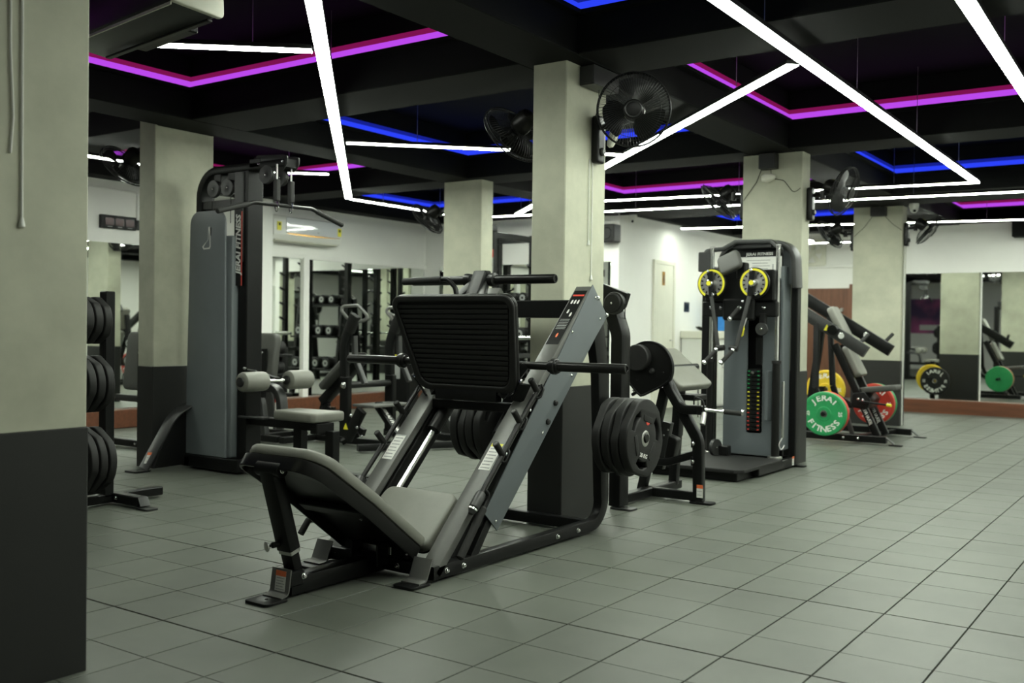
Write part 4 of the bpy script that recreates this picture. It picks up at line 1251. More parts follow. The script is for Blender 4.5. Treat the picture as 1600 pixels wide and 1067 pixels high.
obj('tower_base', MB().box(-2.10, -2.03, 2.36, 3.30, 0.015, 0.075, 0.006), 'black', PC)
# side frame
ln = fillet([(-1.70, yp, 0.02), (-1.71, yp, 0.42), (-1.90, yp, 0.72), (-1.98, yp, 0.86)], [0, 0.16, 0.3, 0], 8)
obj('side_frame', MB().sweep(ln, rsec(0.06, 0.07, 0.008), (1, 0, 0)), 'black', PC)
obj('rear_leg', MB().bar((-2.13, yp, 0.03), (-1.96, yp, 0.76), 0.055, 0.06, (1, 0, 0)), 'black', PC)
obj('base_bar', MB().box(-2.14, -1.73, yp - 0.03, yp + 0.03, 0.015, 0.075, 0.006), 'black', PC)
br = fillet([(-2.10, yp + 0.02, 0.245), (-1.93, yp + 0.01, 0.255), (-1.73, yp, 0.325)], 0.2, 6)
obj('brace', MB().sweep(br, rsec(0.05, 0.05, 0.006), (0, 0, 1)), 'black', PC)
for z in (0.40, 0.28):
    obj('bracket', MB().box(-1.75, -1.735, yp - 0.035, yp + 0.03, z - 0.03, z + 0.03, 0.003), 'black', PC)
    bolt(PC, (-1.735, yp - 0.034, z), (0, -1, 0))
foot_plate(PC, -1.675, yp, 1.0, 0.0, L=0.16, W=0.10)
sticker(PC, (-1.682, yp - 0.0305, 0.085), (1, 0, 0), (0, 0, 1), 0.045, 0.085, 'orange', 0.28, lines=2)
yq = yp + 0.70
obj('shaft', MB().cyl((-2.05, 2.78, 0.885), (-2.05, yq, 0.885), 0.022, 18), 'satin', PC)
# cam disc (teardrop) facing the camera
cx, cz, rr = -2.052, 0.892, 0.185
tear = [(cx + rr * math.cos(math.radians(a)), cz + rr * math.sin(math.radians(a))) for a in range(-25, 216, 6)] + [(cx - 0.085, cz - 0.175), (cx - 0.055, cz - 0.198), (cx - 0.03, cz - 0.19), (cx + 0.10, cz - 0.125)]
cam_disc = obj('cam_disc', MB().shape([tear], 0.022, 0.004, yplane(2.79)), 'black', PC)
obj('cam_rim', MB().shape([tear, [(cx + (a - cx) * 0.93, cz + (b - cz) * 0.93) for a, b in reversed(tear)]], 0.034, 0.004, yplane(2.79)), 'black', cam_disc)
obj('counterweight', MB().lathe([(0, 0), (0.086, 0), (0.09, 0.004), (0.09, 0.05), (0.084, 0.058), (0, 0.06)], (-2.115, 2.78, 0.962), (0, -1, 0), 32), 'rubber', cam_disc)
obj('disc_boss', MB().lathe([(0, 0), (0.022, 0), (0.02, 0.012), (0.012, 0.02), (0, 0.021)], (-2.022, 2.78, 0.872), (0, -1, 0), 16), 'rubber', cam_disc)
for px, pz in ((-2.13, 0.81), (-1.94, 0.865)):
    obj('disc_hole', MB().cyl((px, 2.779, pz), (px, 2.776, pz), 0.008, 12), 'satin', cam_disc)
lev = fillet([(-2.20, 2.84, 0.70), (-2.14, 2.84, 0.74), (-2.05, 2.84, 0.80)], 0.05, 4)
obj('cam_link', MB().sweep(lev, rsec(0.03, 0.02, 0.004), (0, 0, 1)), 'black', PC)
for px, pz in ((-2.20, 0.79), (-2.165, 0.735)):
    bolt(PC, (px, 2.80, pz), (0, -1, 0))
# curling lever with handle
lv = fillet([(-1.98, 2.83, 0.90), (-1.91, 2.83, 0.74), (-1.83, 2.83, 0.62), (-1.67, 2.83, 0.625)], [0, 0.15, 0.10, 0], 7)
obj('lever_arm', MB().sweep(lv, rsec(0.05, 0.06, 0.008), (1, 0, 0)), 'black', PC)
obj('lever_tip', MB().box(-1.70, -1.66, 2.795, 2.865, 0.595, 0.655, 0.006), 'satin', PC)
obj('hose_loop', MB().tube(fillet([(-1.72, 2.80, 0.66), (-1.72, 2.80, 0.71), (-1.65, 2.79, 0.70), (-1.64, 2.79, 0.60)], 0.04, 5), 0.006, 8), 'rubber', PC)
hb = obj('handle_bar', MB().cyl((-1.66, 2.83, 0.63), (-1.43, 2.93, 0.608), 0.011, 14), 'chrome', PC)
obj('bar_grip', MB().cyl((-1.545, 2.88, 0.619), (-1.44, 2.926, 0.609), 0.0165, 16), 'foam', hb)
for q in (-1.55, -1.437):
    obj('grip_ring', MB().cyl((q - 0.006, 2.83 + (q + 1.666) * 0.435, 0.6195), (q + 0.008, 2.836 + (q + 1.666) * 0.435, 0.6185), 0.019, 16), 'chrome', hb)
obj('side_peg', MB().cyl((-1.645, 2.80, 0.61), (-1.64, 2.76, 0.535), 0.019, 16), 'steel', PC)
# pad, seat
pv = Vector((-0.28, 0, 0.235)).normalized()
lp = rpoly([(-0.27, 0), (0.27, 0), (0.27, 0.40), (-0.27, 0.40)], 0.04, 5)
obj('arm_pad', MB().shape([lp], 0.06, 0.016, fr((-1.90, 3.22, 0.745), (0, 1, 0), pv)), 'vinyl', PC, 40, label='grey vinyl arm pad')
obj('pad_support', MB().bar((-2.04, 3.22, 0.40), (-2.02, 3.22, 0.80), 0.08, 0.06, (1, 0, 0)), 'black', PC)
obj('pad_support', MB().bar((-2.06, 3.22, 0.05), (-2.04, 3.22, 0.42), 0.06, 0.06, (1, 0, 0)), 'black', PC)
obj('pad_bracket', MB().box(-2.02, -1.86, 3.12, 3.32, 0.66, 0.70, 0.006), 'black', PC)
obj('gas_strut', MB().bar((-2.03, 2.93, 0.20), (-1.97, 2.93, 0.52), 0.05, 0.07, (1, 0, 0)), 'graphite', PC)
obj('strut_shell', MB().shape([rpoly([(-0.05, 0), (0.06, 0.03), (0.09, 0.17), (0.0, 0.20), (-0.03, 0.12)], 0.025, 4)], 0.08, 0.01, Matrix.Translation((-1.98, 0, 0.24)) @ yplane(2.95)), 'satin', PC)
for px, pz in ((-1.985, 0.43), (-1.955, 0.47)):
    bolt(PC, (px, 2.90, pz), (0, -1, 0), True)

# ---------------------------------------------------------------- coloured bumper plates
BUMP = {}
def bumper(label, color, o, d, group, r=0.226, th=0.062, text=True, txt='25', tmat='textwhite'):
    m4 = zto(o, d)
    z = Vector(d).normalized()
    up = Vector((0, 0, 1))
    x = up.cross(z).normalized()
    m4 = fr(o, x, up)
    t = thing('bumper_plate', label, 'weight plate', o, group)
    key = (r, th, color)
    if key not in BUMP:
        BUMP[key] = mk(MB().lathe([(0.026, -th / 2), (r - 0.10, -th / 2 + 0.004), (r - 0.02, -th / 2), (r - 0.005, -th / 2 + 0.003), (r, -th / 2 + 0.010), (r, th / 2 - 0.010), (r - 0.005, th / 2 - 0.003), (r - 0.02, th / 2), (r - 0.035, th / 2), (r - 0.04, th / 2 - 0.004), (0.075, th / 2 - 0.004), (0.07, th / 2), (0.04, th / 2), (0.026, th / 2 - 0.002)], n=48).me('plate_disc'), color)
    inst('plate_disc', BUMP[key], t, m4)
    if 'hub' not in BUMP:
        BUMP['hub'] = mk(MB().lathe([(0.0255, -0.03), (0.0255, 0.033), (0.036, 0.033), (0.037, 0.026)], n=24).me('hub_ring'), 'steel')
    inst('hub_ring', BUMP['hub'], t, m4)
    if text:
        k2 = ('t', r, txt, tmat)
        if k2 not in BUMP:
            R = r - 0.066
            ms = []
            for word, mid, sgn in (('JERAI', 90, -1), ('FITNESS', 270, 1)):
                n = len(word)
                for i, chh in enumerate(word):
                    a = math.radians(mid + sgn * (i - (n - 1) / 2) * (19 if n == 7 else 21))
                    me = text_mesh(chh, 0.082, 0.0008, bold=0.0022)
                    me.transform(Matrix.Diagonal((1.15, 1, 1, 1)))
                    rot = a - math.pi / 2 if sgn < 0 else a + math.pi / 2
                    me.transform(Matrix.Translation((R * math.cos(a), R * math.sin(a), th / 2 - 0.003)) @ Matrix.Rotation(rot, 4, 'Z'))
                    ms.append(('letter', mk(me, tmat)))
            for s_ in (-1, 1):
                me = text_mesh(txt, 0.052, 0.0008, bold=0.0012)
                me.transform(Matrix.Translation((s_ * (R + 0.005), 0, th / 2 - 0.003)) @ Matrix.Rotation(-s_ * math.pi / 2, 4, 'Z'))
                ms.append(('weight_marking', mk(me, tmat)))
            BUMP[k2] = ms
        for nm, me in BUMP[k2]:
            inst(nm, me, t, m4)
    return t

# ---------------------------------------------------------------- plate-loaded chest press at the right
CP = thing('chest_press', 'black plate-loaded chest press with slanted arms beside the far column', 'chest press', (-2.1, 7.78, 0))
for y in (7.26, 8.30):
    obj('base_rail', MB().box(-2.75, -1.62, y - 0.035, y + 0.035, 0.02, 0.09, 0.006), 'black', CP)
    obj('rail_end', MB().bar((-1.62, y, 0.075), (-1.545, y, 0.018), 0.07, 0.008, (0, 0, 1), 0.002), 'graphite', CP)
    foot_plate(CP, -1.53, y, 1.0, 0.0, L=0.13, W=0.09)
    for px in (-2.05, -1.90):
        bolt(CP, (px, y - 0.036, 0.055), (0, -1, 0))
sticker(CP, (-1.59, 8.30, 0.055), (0, 1, 0), (-0.8, 0, 0.6), 0.05, 0.06, 'red', 0.5, lines=1)
obj('cross_rail', MB().bar((-1.95, 7.26, 0.055), (-1.80, 8.30, 0.055), 0.06, 0.05), 'black', CP)
obj('cross_rail', MB().bar((-2.65, 7.26, 0.055), (-2.65, 8.30, 0.055), 0.06, 0.06), 'black', CP)
for y in (7.60, 7.92):
    sp = obj('spine', MB().bar((-1.80, y, 0.05), (-2.27, y, 1.02), 0.06, 0.075, (1, 0, 0.4), 0.006), 'black', CP)
    lettering(sp, 'JERAI FITNESS', 0.05, (-1.955 + 0.033, y - 0.031, 0.30), (-0.436, 0, 0.9), (0.9, 0, 0.436), sx=0.9, shear=0.15)
obj('joint_plate', MB().shape([rpoly([(-0.10, -0.07), (0.07, -0.09), (0.11, 0.02), (0.04, 0.10), (-0.08, 0.08)], 0.03, 4)], 0.40, 0.01, Matrix.Translation((-1.98, 0, 0.42)) @ yplane(7.76)), 'black', CP)
for px, pz in ((-2.0, 0.44), (-1.95, 0.43)):
    bolt(CP, (px, 7.558, pz), (0, -1, 0))
obj('stay', MB().bar((-2.0, 7.40, 0.06), (-2.08, 7.40, 0.30), 0.05, 0.04, (1, 0, 0)), 'graphite', CP)
obj('rear_post', MB().bar((-2.62, 7.76, 0.06), (-2.45, 7.76, 1.30), 0.08, 0.07, (1, 0, 0)), 'black', CP)
for y, x0, z0, x1, z1, m in ((7.48, -2.68, 1.43, -1.90, 0.945, 'graphite'), (8.08, -2.80, 1.56, -1.80, 0.955, 'black')):
    a, b = Vector((x0, y, z0)), Vector((x1, y, z1))
    obj('press_arm', MB().bar(a, b, 0.06, 0.13, (0.5, 0, 0.85), 0.01), m, CP)
    e = b + (a - b).normalized() * 0.10
    obj('arm_grip', MB().cyl(e + Vector((0, 0.02, 0.03)), e + Vector((0.05, 0.19, 0.13)), 0.02, 16), 'foam', CP)
    obj('grip_stub', MB().cyl(e + (a - b).normalized() * 0.22 + Vector((0, -0.02, 0.0)), e + (a - b).normalized() * 0.22 + Vector((0.02, -0.05, 0.0)), 0.034, 18), 'chrome', CP)
    obj('lower_arm', MB().bar(a + (b - a) * 0.32, (-2.40, y - 0.10, 0.55), 0.05, 0.06, (1, 0, 0)), 'black', CP)
    obj('lower_arm', MB().sweep(fillet([(-2.40, y - 0.1, 0.55), (-2.36, y - 0.1, 0.44), (-2.18, y - 0.1, 0.33)], 0.08, 5), rsec(0.05, 0.06, 0.006), (1, 0, 0)), 'black', CP)
    obj('plate_horn', MB().cyl((-2.155 if y < 7.7 else -1.985, y - (0.62 if y < 7.7 else 0.10), 0.315 if y < 7.7 else 0.36), (-2.155 if y < 7.7 else -1.985, y + (0.0 if y < 7.7 else 0.35), 0.315 if y < 7.7 else 0.36), 0.0235, 18), 'satin', CP)
obj('warning_mark', MB().shape([[(-0.035, -0.03), (0.035, -0.03), (0.0, 0.035)]], 0.002, 0, Matrix.Translation((-2.31, 0, 1.20)) @ yplane(7.445)), 'yellow', CP)
obj('pivot_cap', MB().cyl((-2.235, 7.44, 1.185), (-2.235, 7.38, 1.175), 0.055, 18), 'black', CP)
pu = Vector((-0.21, 0, 0.41)).normalized()
for o, L in (((-2.16, 7.76, 1.04), 0.43), ((-2.02, 7.76, 0.68), 0.36)):
    lp = rpoly([(-0.15, 0), (0.15, 0), (0.13, L), (-0.13, L)], 0.05, 5)
    obj('back_pad', MB().shape([lp], 0.07, 0.018, fr(o, (0, 1, 0), pu)), 'vinyl', CP, 40)
lp = rpoly([(-0.19, -0.17), (0.19, -0.17), (0.19, 0.17), (-0.19, 0.17)], 0.05, 5)
obj('seat_pad', MB().shape([lp], 0.06, 0.016, fr((-1.82, 7.76, 0.55), (1, 0, 0.12), (0, 1, 0))), 'vinyl2', CP, 40)
rod = obj('adjust_rod', MB().cyl((-1.98, 7.56, 0.42), (-1.66, 7.50, 0.395), 0.010, 12), 'black', CP)
obj('rod_tip', MB().cyl((-1.69, 7.506, 0.397), (-1.64, 7.496, 0.393), 0.016, 12), 'yellow', rod)
g = 'bumper plates on the chest press'
bumper('green bumper plate lettered in white, facing the camera on the chest press', 'green', (-2.155, 6.93, 0.315), (0, -1, 0), g)
bumper('orange red bumper plate directly behind the green one on the chest press', 'red', (-2.155, 7.00, 0.315), (0, -1, 0), g, text=False)
bumper('red bumper plate with white lettering on the far side of the chest press', 'red', (-1.985, 8.13, 0.36), (0, -1, 0), g)
bumper('green bumper plate behind the far red plate on the chest press', 'green', (-1.985, 8.20, 0.36), (0, -1, 0), g, text=False)
bumper('yellow bumper plate leaning behind the green plate by the cable machine column', 'yellowrub', (-2.62, 8.43, 0.48), (0, -1, 0), g)
obj('plate_horn', MB().cyl((-2.62, 8.30, 0.48), (-2.62, 8.50, 0.48), 0.0235, 16), 'satin', CP)
obj('horn_post', MB().bar((-2.62, 8.30, 0.06), (-2.62, 8.30, 0.52), 0.06, 0.06, (1, 0, 0)), 'black', CP)

# ---------------------------------------------------------------- seated row machines in the left background
def row_machine(label, ox, oy, s=1.0):
    t = thing('row_machine', label, 'row machine', (ox, oy, 0))
    def P(x, y, z):
        return Vector((ox + x, oy + y, z))
    obj('base_rail', MB().bar(P(-0.75, 0.3, 0.045), P(0.65, 0.3, 0.045), 0.07, 0.06), 'black', t)
    obj('base_cross', MB().bar(P(-0.70, -0.15, 0.045), P(-0.70, 0.75, 0.045), 0.07, 0.06), 'black', t)
    obj('base_cross', MB().bar(P(0.25, -0.10, 0.045), P(0.75, 0.75, 0.045), 0.07, 0.06), 'black', t)
    foot_plate(t, ox + 0.78, oy + 0.78, 0.7, 0.7, L=0.14, W=0.09)
    for y in (0.0, 0.62):
        # upright lever: fork plate, curved lever, looped handle
        obj('pivot_plate', MB().box(ox - 0.06, ox + 0.05, oy + y - 0.03, oy + y + 0.03, 0.12, 0.68, 0.008), 'black', t)
        lv = fillet([P(-0.02, y, 0.64), P(-0.03, y, 0.98), P(0.06, y, 1.19)], 0.4, 6)
        obj('lever', MB().sweep(lv, rsec(0.05, 0.085, 0.008), (1, 0, 0)), 'black', t)
        obj('lever_head', MB().bar(P(0.03, y, 1.10), P(0.11, y, 1.25), 0.06, 0.10, (1, 0, -0.5), 0.008), 'satin', t)
        obj('link', MB().sweep(fillet([P(0.06, y + 0.04, 1.06), P(0.07, y + 0.04, 0.86), P(0.20, y + 0.04, 0.62)], 0.2, 5), rsec(0.05, 0.04, 0.006), (1, 0, 0)), 'graphite', t)
        hl = fillet([P(0.03, y - 0.02, 1.22), P(-0.07, y - 0.05, 1.33), P(0.12, y + 0.02, 1.34), P(0.24, y + 0.06, 1.22), P(0.12, y + 0.02, 1.19)], 0.035, 5)
        obj('looped_handle', MB().tube(hl, 0.0155, 10), 'railgrey', t)
        inst('pivot_bolt', BOLT, t, zto(P(0.0, y - 0.031, 0.60), (0, -1, 0)) @ Matrix.Scale(2.2, 4))
    obj('pivot_shaft', MB().cyl(P(0, 0.03, 0.60), P(0, 0.60, 0.60), 0.032, 18), 'satin', t)
    obj('foot_step', MB().box(ox + 0.03, ox + 0.30, oy + 0.05, oy + 0.55, 0.40, 0.425, 0.006), 'railgrey', t)
    sp = obj('brand_spine', MB().bar(P(0.12, 0.30, 0.42), P(0.46, 0.30, 0.06), 0.10, 0.05, (0.7, 0, 0.7)), 'black', t)
    e = Vector((0.34, 0, -0.36)).normalized()
    nrm = Vector((0.36, 0, 0.34)).normalized()
    lettering(sp, 'JERAI FITNESS', 0.055, P(0.29, 0.30, 0.24) + nrm * 0.0265, e, Vector((0, 1, 0)), bold=0.001, shear=0.2)
    obj('incline_beam', MB().bar(P(-0.06, 0.30, 0.86), P(-0.60, 0.30, 0.40), 0.09, 0.09, (0, 0, 1)), 'black', t)
    lp = rpoly([(-0.15, -0.26), (0.15, -0.26), (0.15, 0.26), (-0.15, 0.26)], 0.05, 5)
    obj('chest_pad', MB().shape([lp], 0.06, 0.016, fr(P(-0.33, 0.30, 0.71), (0, 1, 0), (0.54, 0, 0.46))), 'vinyl2', t, 40)
    obj('tooth_rack', MB().bar(P(-0.62, 0.30, 0.36), P(-0.05, 0.30, 0.13), 0.05, 0.07), 'black', t)
    for k in range(6):
        f = 0.15 + k * 0.13
        c = P(-0.62 + 0.57 * f, 0.30, 0.36 - 0.23 * f + 0.045)
        obj('tooth', MB().box(c.x - 0.018, c.x + 0.018, c.y - 0.02, c.y + 0.02, c.z - 0.012, c.z + 0.015, 0.004), 'satin', t)
    obj('rear_leg', MB().bar(P(-0.62, 0.30, 0.05), P(-0.55, 0.30, 0.45), 0.06, 0.06, (1, 0, 0)), 'black', t)
    obj('strut', MB().bar(P(0.02, 0.15, 0.14), P(-0.10, 0.05, 0.06), 0.05, 0.05, (1, 0, 0)), 'black', t)
    for px, py, pz in ((0.10, -0.04, 0.33), (0.16, -0.02, 0.22), (0.2, 0.0, 0.14)):
        bolt(t, P(px, py, pz), (0.4, -1, 0))
    obj('gusset', MB().bar(P(0.02, 0.0, 0.10), P(0.20, 0.0, 0.38), 0.05, 0.10, (-1, 0, 0.6)), 'black', t)
    obj('warning_mark', MB().shape([[(-0.03, -0.026), (0.03, -0.026), (0, 0.03)]], 0.002, 0, Matrix.Translation((ox + 0.03, 0, 0.22)) @ yplane(oy - 0.032)), 'yellow', t)
    return t
row_machine('black seated row machine with looped handles behind the pulldown seat', -5.50, 3.42)

# tall hub tower between the row machine and the foot plate
TW = thing('plate_tower', 'dark upright machine post with white and yellow label left of the foot plate', 'gym machine', (-5.12, 3.95, 0))
obj('post', MB().box(-5.40, -5.18, 3.92, 4.10, 0.28, 1.20, 0.02), 'black', TW)
obj('post_cap', MB().box(-5.44, -5.14, 3.89, 4.13, 1.16, 1.22, 0.012), 'satin', TW)
obj('side_fairing', MB().shape([rpoly([(-5.46, 0.40), (-5.40, 0.30), (-5.36, 1.0), (-5.40, 1.05)], 0.03, 4)], 0.10, 0.01, yplane(4.0)), 'black', TW)
obj('base', MB().bar((-5.55, 4.0, 0.05), (-4.55, 4.0, 0.05), 0.08, 0.07), 'black', TW)
obj('leg', MB().bar((-5.30, 4.0, 0.07), (-5.28, 4.0, 0.32), 0.10, 0.08, (1, 0, 0)), 'black', TW)
obj('stay', MB().bar((-5.15, 4.0, 0.85), (-4.62, 4.0, 0.08), 0.06, 0.05, (1, 0, 0)), 'graphite', TW)
foot_plate(TW, -4.50, 4.0, 1.0, 0.0, L=0.14, W=0.09)
hl = fillet([(-5.30, 4.0, 1.22), (-5.62, 3.94, 1.33), (-5.42, 4.10, 1.36), (-5.10, 4.2, 1.30), (-5.16, 4.05, 1.20)], 0.05, 5)
obj('looped_handle', MB().tube(hl, 0.0155, 10), 'railgrey', TW)
sticker(TW, (-5.33, 3.919, 0.74), (1, 0, 0), (0, 0, 1), 0.07, 0.25, 'yellow', 0.18, 'printgrey', 0)

TW.location += Vector((-0.44, 0.52, 0))
# ---------------------------------------------------------------- plate tree at the left edge
def plate_tree(label, ox, oy, rows, dirs, gname, rot=0.0, h=1.35):
    t = thing('plate_tree', label, 'plate rack', (ox, oy, 0))
    obj('post', MB().box(ox - 0.035, ox + 0.035, oy - 0.035, oy + 0.035, 0.05, h, 0.006), 'black', t)
    obj('base_rail', MB().box(ox - 0.30, ox + 0.30, oy + 0.02, oy + 0.09, 0.015, 0.075, 0.006), 'black', t)
    obj('base_rail', MB().box(ox - 0.035, ox + 0.035, oy - 0.40, oy + 0.40, 0.015, 0.07, 0.006), 'black', t)
    for sx in (-1, 1):
        foot_plate(t, ox + sx * 0.345, oy + 0.055, 1.0, 0.0, 'graphite', L=0.13, W=0.09)
        obj('end_bracket', MB().bar((ox + sx * 0.30, oy + 0.055, 0.072), (ox + sx * 0.33, oy + 0.055, 0.02), 0.07, 0.007, (0, 0, 1), 0.002), 'graphite', t)
    bolt(t, (ox + 0.08, oy + 0.019, 0.05), (0, -1, 0))
    for z, d in zip(rows, dirs):
        obj('horn', MB().cyl((ox, oy, z), (ox, oy + d * 0.33, z), 0.0235, 18), 'satin', t)
    return t
PT = plate_tree('black plate tree loaded with plates, half hidden by the nearest column', -4.64, 0.40, (0.295, 0.77, 1.165), (-1, -1, -1), 'x')
g = 'black plates on the plate tree by the nearest column'
for z, sc, nm in ((0.295, 0.93, 'bottom'), (0.77, 0.80, 'middle'), (1.165, 0.66, 'top')):
    for k in range(3):
        m4 = Matrix.Translation((-4.64, 0.32 - k * 0.062, z)) @ Matrix.Rotation(math.pi / 2, 4, 'X') @ Matrix.Rotation(0.5 + 0.2 * k, 4, 'Z') @ Matrix.Diagonal((sc, sc, 1, 1))
        black_plate('black rubber plate, %s of the three on the %s horn of the plate tree' % (['rear', 'middle', 'front'][k], nm), m4, g, k == 2)

# ---------------------------------------------------------------- padded seats of the machine beyond the plate tree
def pad_machine(label, ox, oy):
    t = thing('padded_press', label, 'gym machine', (ox, oy, 0))
    lp = rpoly([(-0.24, -0.27), (0.24, -0.27), (0.24, 0.27), (-0.24, 0.27)], 0.06, 5)
    obj('back_pad', MB().shape([lp], 0.08, 0.02, fr((ox, oy + 0.06, 0.80), (1, 0, 0), (0, 0.12, 1))), 'vinyl2', t, 40)
    obj('pad_plate', MB().box(ox + 0.0, ox + 0.16, oy - 0.01, oy + 0.02, 0.52, 0.92, 0.006), 'black', t)
    for px in (0.035, 0.115):
        for z in (0.88, 0.62):
            bolt(t, (ox + px, oy - 0.011, z), (0, -1, 0))
    ar = fillet([(ox - 0.30, oy, 0.46), (ox + 0.10, oy, 0.46), (ox + 0.16, oy, 0.08)], 0.12, 7)
    obj('arched_frame', MB().sweep(ar, rsec(0.06, 0.06, 0.008), (0, 0, 1)), 'graphite', t)
    obj('pad_post', MB().bar((ox + 0.08, oy + 0.02, 0.08), (ox + 0.08, oy + 0.02, 0.60), 0.06, 0.06, (1, 0, 0)), 'black', t)
    obj('base_rail', MB().box(ox - 0.35, ox + 0.35, oy - 0.035, oy + 0.035, 0.015, 0.08, 0.006), 'black', t)
    for px in (0.02, 0.12):
        bolt(t, (ox + px, oy - 0.036, 0.048), (0, -1, 0))
    for k, px in enumerate((-0.30, -0.18)):
        st = obj('side_stay', MB().bar((ox + px, oy + 0.50, 0.02), (ox + px - 0.06, oy + 0.50, 0.45), 0.09, 0.03, (0, -1, 0)), 'graphite', t)
        if k == 0:
            sticker(t, (ox + px - 0.01, oy + 0.4845, 0.10), (1, 0, 0), (-0.13, 0, 1), 0.06, 0.10, 'orange', 0.28, lines=2)
        else:
            sticker(t, (ox + px - 0.04, oy + 0.4845, 0.33), (1, 0, 0), (-0.13, 0, 1), 0.06, 0.16, 'red', 0.4, lines=1)
    obj('rear_base', MB().box(ox - 0.45, ox + 0.2, oy + 0.47, oy + 0.53, 0.015, 0.07, 0.006), 'black', t)
    obj('link_beam', MB().box(ox - 0.05, ox + 0.02, oy + 0.03, oy + 0.5, 0.015, 0.07, 0.006), 'black', t)
    return t
pad_machine('charcoal padded press machine between the nearest column and the pulldown column', -6.98, 2.24)
pad_machine('charcoal padded press machine behind the thigh rollers of the pulldown', -6.62, 3.30)
# ---------------------------------------------------------------- wall fans
def grille_wires(R, depth, n, r0, w=0.0014):
    mb = MB()
    for k in range(n):
        a = 2 * math.pi * k / n
        pts = []
        for q in range(6):
            f = q / 5
            rr = r0 + (R - r0) * f
            z = depth * (1 - f ** 3)
            aa = a + 0.12 * f
            pts.append((rr * math.cos(aa), rr * math.sin(aa), z))
        mb.tube(pts, w, 3)
    return mb
FR_ = 0.215
GRF = mk(grille_wires(FR_, 0.055, 72, 0.05).me('front_grille'), 'graphite')
GRB = mk(grille_wires(FR_, -0.075, 60, 0.06).me('rear_grille'), 'graphite')
_m = MB()
for R, z in ((FR_, 0.0), (FR_ * 0.98, -0.022), (0.16, 0.036)):
    _m.tube([(R * math.cos(2 * math.pi * k / 40), R * math.sin(2 * math.pi * k / 40), z) for k in range(40)], 0.0045 if R > 0.2 else 0.0015, 6, closed=True)
GRR = mk(_m.me('grille_ring'), 'black')
_m = MB().lathe([(0, 0.067), (0.03, 0.068), (0.045, 0.066), (0.056, 0.06), (0.058, 0.052), (0.05, 0.05), (0, 0.05)], n=28)
GBD = mk(_m.me('grille_badge'), 'satin')
_m = MB().lathe([(0.041, 0.068), (0.047, 0.0695), (0.051, 0.067)], n=28)
GBR = mk(_m.me('badge_ring'), 'graphite')
def blade():
    mb = MB()
    nr, nc = 7, 7
    vt = []
    for i in range(nr):
        f = i / (nr - 1)
        r = 0.03 + f * 0.155
        half = math.radians(20 + 24 * math.sin(min(1, f * 1.15) * math.pi * 0.62))
        for j in range(nc):
            g = j / (nc - 1) * 2 - 1
            a = g * half * (1 - 0.25 * max(0, f - 0.8) * 5) + 0.5 * f
            vt.append((r * math.cos(a), r * math.sin(a), -0.010 + g * 0.024 * (1 - 0.3 * f)))
    o = 0
    for dz in (0.0012, -0.0012):
        mb.v += [(x, y, z + dz) for x, y, z in vt]
    N = nr * nc
    for i in range(nr - 1):
        for j in range(nc - 1):
            p = i * nc + j
            mb.f.append((p, p + 1, p + nc + 1, p + nc))
            mb.f.append((N + p, N + p + nc, N + p + nc + 1, N + p + 1))
    rim = [j for j in range(nc)] + [i * nc + nc - 1 for i in range(1, nr)] + [(nr - 1) * nc + j for j in range(nc - 2, -1, -1)] + [i * nc for i in range(nr - 2, 0, -1)]
    for a, b in zip(rim, rim[1:] + rim[:1]):
        mb.f.append((a, N + a, N + b, b))
    return mb.me('blade', 60)
BLADE = mk(blade(), 'satin')
HUBF = mk(MB().lathe([(0, 0.028), (0.025, 0.027), (0.036, 0.02), (0.038, -0.02), (0.03, -0.03), (0, -0.03)], n=20).me('rotor_hub'), 'satin')
MOTOR = mk(MB().lathe([(0, -0.055), (0.05, -0.056), (0.062, -0.065), (0.066, -0.09), (0.064, -0.16), (0.05, -0.185), (0.02, -0.195), (0, -0.196)], n=24).me('motor_housing'), 'satin')
